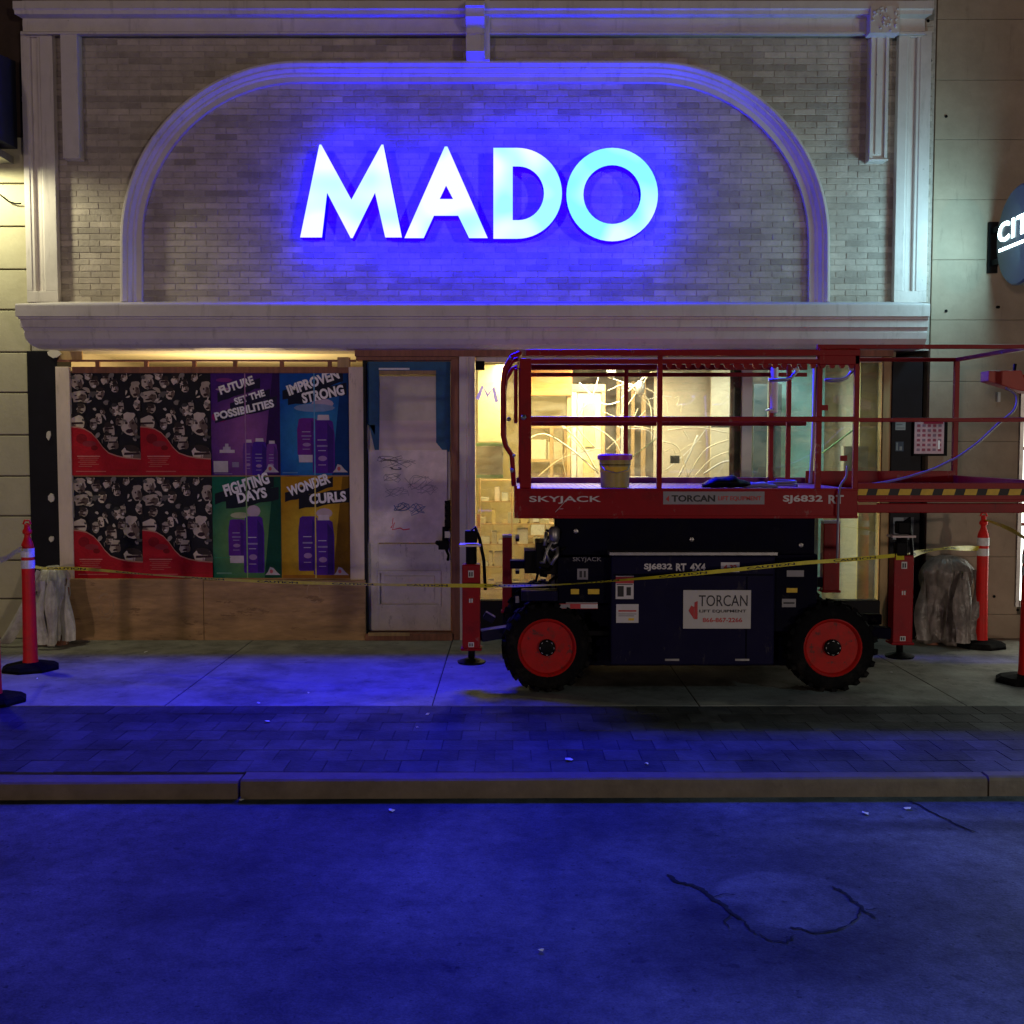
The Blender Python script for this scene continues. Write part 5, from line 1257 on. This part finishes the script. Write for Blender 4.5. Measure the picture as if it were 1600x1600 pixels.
# rental sign
q=thing('rental_sign',(lx(1120),fy,z_(981)),'white rectangular TORCAN rental sign on the navy engine cover','sign')
MB().box(lx(1067.5),lx(1173.5),fy-.006,fy-.0012,z_(981),z_(921)).build('sign_plate',mat('sign_white',(.55,.53,.50),.5,var=.06),q,bevel=.002)
ty=fy-.0085
textobj('sign_lettering','TORCAN',lx(1092),ty,z_(946),lx(1168)-lx(1092),.080,M['inkb'],q,bold=.0,th=.002)
textobj('sign_subline','LIFT EQUIPMENT',lx(1093),ty,z_(956.5),lx(1166)-lx(1093),.024,M['inkb'],q,bold=.02,th=.002)
textobj('sign_phone','866-867-2266',lx(1098),ty,z_(971),lx(1160)-lx(1098),.033,M['inkr'],q,bold=.02,th=.002)
mb=MB(); mb.prism([(lx(1085),z_(966)),(lx(1090),z_(966)),(lx(1090),z_(938)),(lx(1085),z_(940))],ty,ty+.002); mb.prism([(lx(1076),z_(953)),(lx(1084.5),z_(966)),(lx(1084.5),z_(947)),(lx(1080),z_(945))],ty,ty+.002); mb.build('sign_emblem',M['inkr'],q)
# small decals
def decal(px0,px1,py0,py1,y,base,marks,name='warning_decal',parent=None):
    q=MB().box(lx(px0),lx(px1),y-.002,y,z_(py1),z_(py0)).build(name,M[base],parent or lift)
    for k,(a,b,c,d,m) in enumerate(marks):
        X=lambda t: lx(px0)+(lx(px1)-lx(px0))*t; Z=lambda t: z_(py1)+(z_(py0)-z_(py1))*t
        MB().box(X(a),X(c),y-.0035,y-.002,Z(b),Z(d)).build('decal_mark',M[m],q)
decal(962,990,898,935,YF-.031,'inkw',[(0,.66,1,.94,'inkr'),(.1,.1,.45,.55,'inkb'),(.6,.15,.85,.5,'inkb'),(.05,.60,.95,.64,'inkb')],parent=cv_)
decal(963,998,943,972,YF-.031,'inkw',[(.1,.6,.9,.68,'inkr'),(.1,.45,.9,.5,'inkg'),(.1,.35,.8,.4,'inkg'),(.55,.12,.8,.25,'hyel')],parent=cv_)
decal(903,920,890,907,YF+.058,'inkg',[(.2,.2,.45,.8,'inkb'),(.6,.2,.8,.8,'inkb')])
decal(893,906,922,930,YF+.058,'hyel',[]); decal(920,938,922,930,YF+.058,'hyel',[])
decal(868,935,944,952,YF+.026,'inkr',[(.0,.1,.35,.9,'inkg'),(.6,.1,1,.9,'inkw')])
decal(1235,1252,921,928,YF+.078,'hyel',[]); decal(1228,1250,938,951,YF+.078,'inkg',[(.1,.4,.9,.6,'inkb')])
decal(1235,1262,893,903,YF+.078,'inkg',[])
textobj('brand_lettering','SKYJACK',lx(896),YF+.058,z_(880),lx(941)-lx(896),.038,M['inkg'],lift,bold=.0,th=.002)
# engine parts, hoses at the left end
rg=random.Random(4)
for k in range(11):
    x0=rg.uniform(848,872); z0=rg.uniform(820,930); pts=[P(x0,z0,YF+.12)]
    for j in range(5): pts.append(pts[-1]+Vector((rg.uniform(-.05,.05),rg.uniform(-.04,.04),rg.uniform(-.10,.02))))
    MB().tube(pts,rg.uniform(.008,.016),7).build('hydraulic_hose',M['blackp'] if k%3 else M['steel'],lift,smooth=True)
lb('battery_box',lx(838),lx(872),YF+.10,YF+.5,z_(900),z_(850),'blackp'); lb('motor_block',lx(820),lx(840),YF+.16,YF+.45,z_(900),z_(864),'blackp')
lb('bumper_beam',lx(797),lx(870),YF+.18,YF+.30,z_(893),z_(880),'navy')
lb('bumper_beam',lx(815),lx(872),YF+.02,YF+.20,z_(940),z_(924),'navyb')
MB().lathe([(.03,0),(.04,.02),(.04,.09),(.02,.11)],P(866,846,YF+.1),'z',12).build('filter_cap',M['steel'],lift,smooth=True)
# axles
for px in (855,1305):
    x=lx(px); MB().tube([(x,YF+.2,.32),(x,YR-.2,.32)],.06,10).build('axle',M['navy'],lift,smooth=True)
    lb('axle_housing',x-.13,x+.13,YF+.32,YF+.55,.22,.46,'navy')
# wheels
def wheel(x,y,s):
    """s=-1: outer face towards camera"""
    wl=bpy.data.objects.new('wheel',None); 
    R,wd=.325,.25; yo=y; yi=y+wd*(-s) if False else y-s*wd
    prof=[(.205,.0),(.235,-.008),(.275,-.004),(.30,.012),(.312,.035),(.314,.125),(.312,.215),(.30,.238),(.275,.254),(.235,.258),(.205,.25)]
    mb=MB(); mb.lathe([(r,(-s)*h) for r,h in prof],(x,yo,.325),'y',40,cap=False)
    mb.lathe([(.205,(-s)*.0),(.19,(-s)*.03),(.19,(-s)*.22),(.205,(-s)*.25)],(x,yo,.325),'y',32,cap=False)
    ty=mb.build('tyre',M['rubber'],lift,smooth=True,auto=45)
    mb=MB(); n=22
    for k in range(n):
        for half in (0,1):
            a=2*math.pi*(k+.5*half)/n; lean=.28*(1 if half else -1)
            c=Vector((x+.314*math.sin(a),yo-s*(.065+.12*half),.325+.314*math.cos(a)))
            Mx=Matrix.Rotation(a,3,'Y')@Matrix.Rotation(lean,3,'Z')
            mb.obox(c,.040,.125,.030,Mx)
    tag(mb.build('tread_lugs',M['rubber'],ty),kind='stuff')
    mb=MB(); mb.lathe([(.058,-s*.030),(.095,-s*.032),(.108,-s*.048),(.112,-s*.075),(.145,-s*.085),(.152,-s*.055),(.160,-s*.048),(.176,-s*.052),(.186,-s*.022),(.198,s*.002),(.205,s*.006),(.213,s*.002),(.206,-s*.02)],(x,yo,.325),'y',36); mb.build('rim',M['rim'],ty,smooth=True,auto=35)
    mb=MB(); mb.lathe([(.062,-s*.036),(.060,s*.006),(.045,s*.014),(.02,s*.016)],(x,yo,.325),'y',20); mb.build('hub',M['blackp'],ty,smooth=True,auto=35)
    for k in range(8):
        a=2*math.pi*k/8; MB().lathe([(.010,-s*.03),(.010,s*.012)],(x+.044*math.sin(a),yo,.325+.044*math.cos(a)),'y',6).build('wheel_nut',M['steel'],ty)
wheel(lx(855),YF-.0,-1); wheel(lx(1305),YF-.0,-1)
wheel(lx(855),YR+.0,1); wheel(lx(1305),YR+.0,1)
lb('mudguard',lx(905),lx(955),YF+.07,YF+.28,.40,.44,'blackp')
lb('steer_arm',lx(1345),lx(1400),YF+.25,YF+.32,z_(985),z_(968),'navy')
# outriggers
def outrigger(px0,px1,pyt,pyb,y,left,front=True,armpx=None):
    x0,x1=PX(px0,y,900),PX(px1,y,900); zt,zb=PZ(pyt,y),PZ(pyb,y); cx=(x0+x1)/2
    dp=.12 if front else .10
    b=MB(); b.box(x0,x1,y,y+dp,zb,zt); b.box(x0-.012,x1+.012,y-.01,y+dp+.01,zb,zb+.02)
    ob=b.build('outrigger',M['red'],lift,bevel=.008)
    if front:
        MB().lathe([(.040,0),(.040,.13),(.046,.14)],(cx,y+.06,zt),'z',14).build('cylinder_head',M['blackp'],ob,smooth=True,auto=40)
        MB().box(x0-.02,x1+.005,y-.012,y+dp,zt+.13,zt+.145).build('head_plate',M['paperl'],ob)
        MB().obox((cx,y+.05,zt+.20),.09,.09,.09).build('valve_head',M['blackp'],ob,bevel=.01)
        MB().tube([(cx-.02,y+.03,zt+.22),(cx+.03,y+.0,zt+.27),(cx+.06,y+.06,zt+.18),(cx+.09,y+.1,zt+.02),(cx+.10,y+.12,zt-.2)],.013,7).build('hydraulic_hose',M['blackp'],ob,smooth=True)
        for (t,h,mk) in ((.93,.05,'inkw'),(.62,.045,'inkr'),(.10,.035,'inkw')):
            zc=zb+(zt-zb)*t; 
            MB().box(cx-.02,cx+.02,y-.0025,y-.0005,zc-h,zc).build('warning_decal',M[mk] if mk=='inkw' else M['rim'],ob)
            for q in range(2): MB().box(cx-.014+.016*q,cx-.004+.016*q,y-.004,y-.0025,zc-h*.85,zc-h*.2).build('decal_mark',M['inkb'] if mk=='inkw' else M['inkw'],ob)
        MB().tube([(cx,y+.06,zb-.06),(cx,y+.06,zb+.03)],.025,10).build('foot_rod',M['blackp'],ob,smooth=True)
        MB().lathe([(.10,-.015),(.105,0),(.04,.02)],(cx,y+.06,zb-.085),'z',18).build('foot_pad',M['blackp'],ob)
    else:
        MB().box(x0,x1,y-.001,y+dp,zt,zt+.02).build('head_plate',M['cord'],ob)
    # arm back to the chassis
    if left: A=(x1+.0,y+.06,.62); B_=(lx(872),y+.18,.52)
    else: A=(x0,y+.06,.42); B_=(lx(1285),y+.18,.50)
    if front:
        MB().bar((A[0],A[1],A[2]-.22 if left else A[2]),(B_[0],B_[1],B_[2]-.05),.11,.08).build('outrigger_arm',M['navyb' if left else 'navy'],ob,bevel=.006)
        if left:
            MB().bar((x1+.03,y+.03,.56),(x1+.10,y+.03,.52),.09,.05).build('arm_bracket',M['navyb'],ob,bevel=.004)
outrigger(722,750,882,1017,YF+.03,True); outrigger(1397,1428,868,1008,YF+.03,False)
outrigger(785,800,840,958,YR-.14,True,False); outrigger(1286,1312,818,926,YR-.14,False,False)
lb('outrigger_arm',PX(795,YR-.14,900),lx(880),YR-.13,YR-.05,.55,.63,'navy')
lb('outrigger_arm',lx(1230),PX(1300,YR-.14,900),YR-.13,YR-.05,.60,.68,'navy')
MB().obox(P(1407,857,YF+.02),.08,.08,.10).build('valve_head',M['blackp'],lift,bevel=.01)
# ladder steps at left
for z in (.55,.80,1.05): lb('ladder_step',PL0-.01,PL0+.02,YF+.55,YF+.95,z,z+.025,'navy',bevel=0)

# ================================================================== CAUTION TAPE
def tapepath(pts,n=9):
    W=[P(x,y,d+CAMY) for x,y,d in pts]; out=[]
    for i in range(len(W)-1):
        p0,p1,p2,p3=W[max(i-1,0)],W[i],W[i+1],W[min(i+2,len(W)-1)]
        for k in range(n):
            t=k/n; out.append(0.5*((2*p1)+(-p0+p2)*t+(2*p0-5*p1+4*p2-p3)*t*t+(-p0+3*p1-3*p2+p3)*t**3))
    out.append(W[-1]); return out
def tape(pts,wd,lab,seed,txt=True):
    rg=random.Random(seed); W=tapepath(pts); L=[0]
    for i in range(1,len(W)): L.append(L[-1]+(W[i]-W[i-1]).length)
    ph=rg.random()*6
    def ang(s): return .9*math.sin(s*1.1+ph)+.5*math.sin(s*2.7+ph*2)
    def at(s,v,off=0):
        s=min(max(s,0),L[-1]-1e-6); i=max(k for k in range(len(L)) if L[k]<=s); i=min(i,len(W)-2)
        t=(s-L[i])/(L[i+1]-L[i]); p=W[i].lerp(W[i+1],t); a=ang(s); d=(W[i+1]-W[i]).normalized()
        up=Vector((0,0,1)); up=(up-d*up.dot(d)).normalized(); nn=d.cross(up)
        w_=up*math.cos(a)+nn*math.sin(a); n2=d.cross(w_)
        if n2.y>0: n2=-n2
        return p+w_*v*wd+n2*off
    mb=MB(); n=int(L[-1]/.04); vs=[]
    for k in range(n+1):
        s=L[-1]*k/n; vs+=[at(s,-.5),at(s,.5)]
    mb.add(vs,[(2*k,2*k+2,2*k+3,2*k+1) for k in range(n)])
    o=thing('caution_tape',tuple(W[0]),lab,'caution tape'); mb.build('tape_band',M['yellow'],o)
    if txt:
        v2,f2=text2d('CAUTION',1.0,.03); s=.15
        while s<L[-1]-.4:
            MB().add([at(s+a*.34,(b-.5)*.62,.0012) for a,b in v2],f2).build('tape_lettering',M['inkb'],o); s+=.62
    return o
tape([(48,884,8.88),(70,888,8.85),(130,889,8.8),(250,899,8.6),(400,908,8.4),(575,913,8.15),(728,915,7.84),(860,914,7.72),(1000,904,7.70),(1120,893,7.70),(1250,880,7.70),(1320,875,7.75),(1398,868,7.86)],.027,'long yellow caution tape sagging from left orange post across door and lift',2)
tape([(1400,870,7.88),(1420,869,8.0),(1440,862,8.5),(1480,857,9.1),(1532,857,9.78)],.045,'short yellow caution tape from the right outrigger to the orange post by the tan wall',5)
tape([(1536,812,9.8),(1556,818,9.4),(1580,828,8.9),(1603,842,8.36)],.04,'yellow caution tape from the top of the right orange post to the frame edge',8,False)
tape([(-12,880,7.7),(10,872,8.1),(25,862,8.5),(46,852,8.86)],.04,'thin yellow caution tape between the two orange posts at the left edge',9,False)
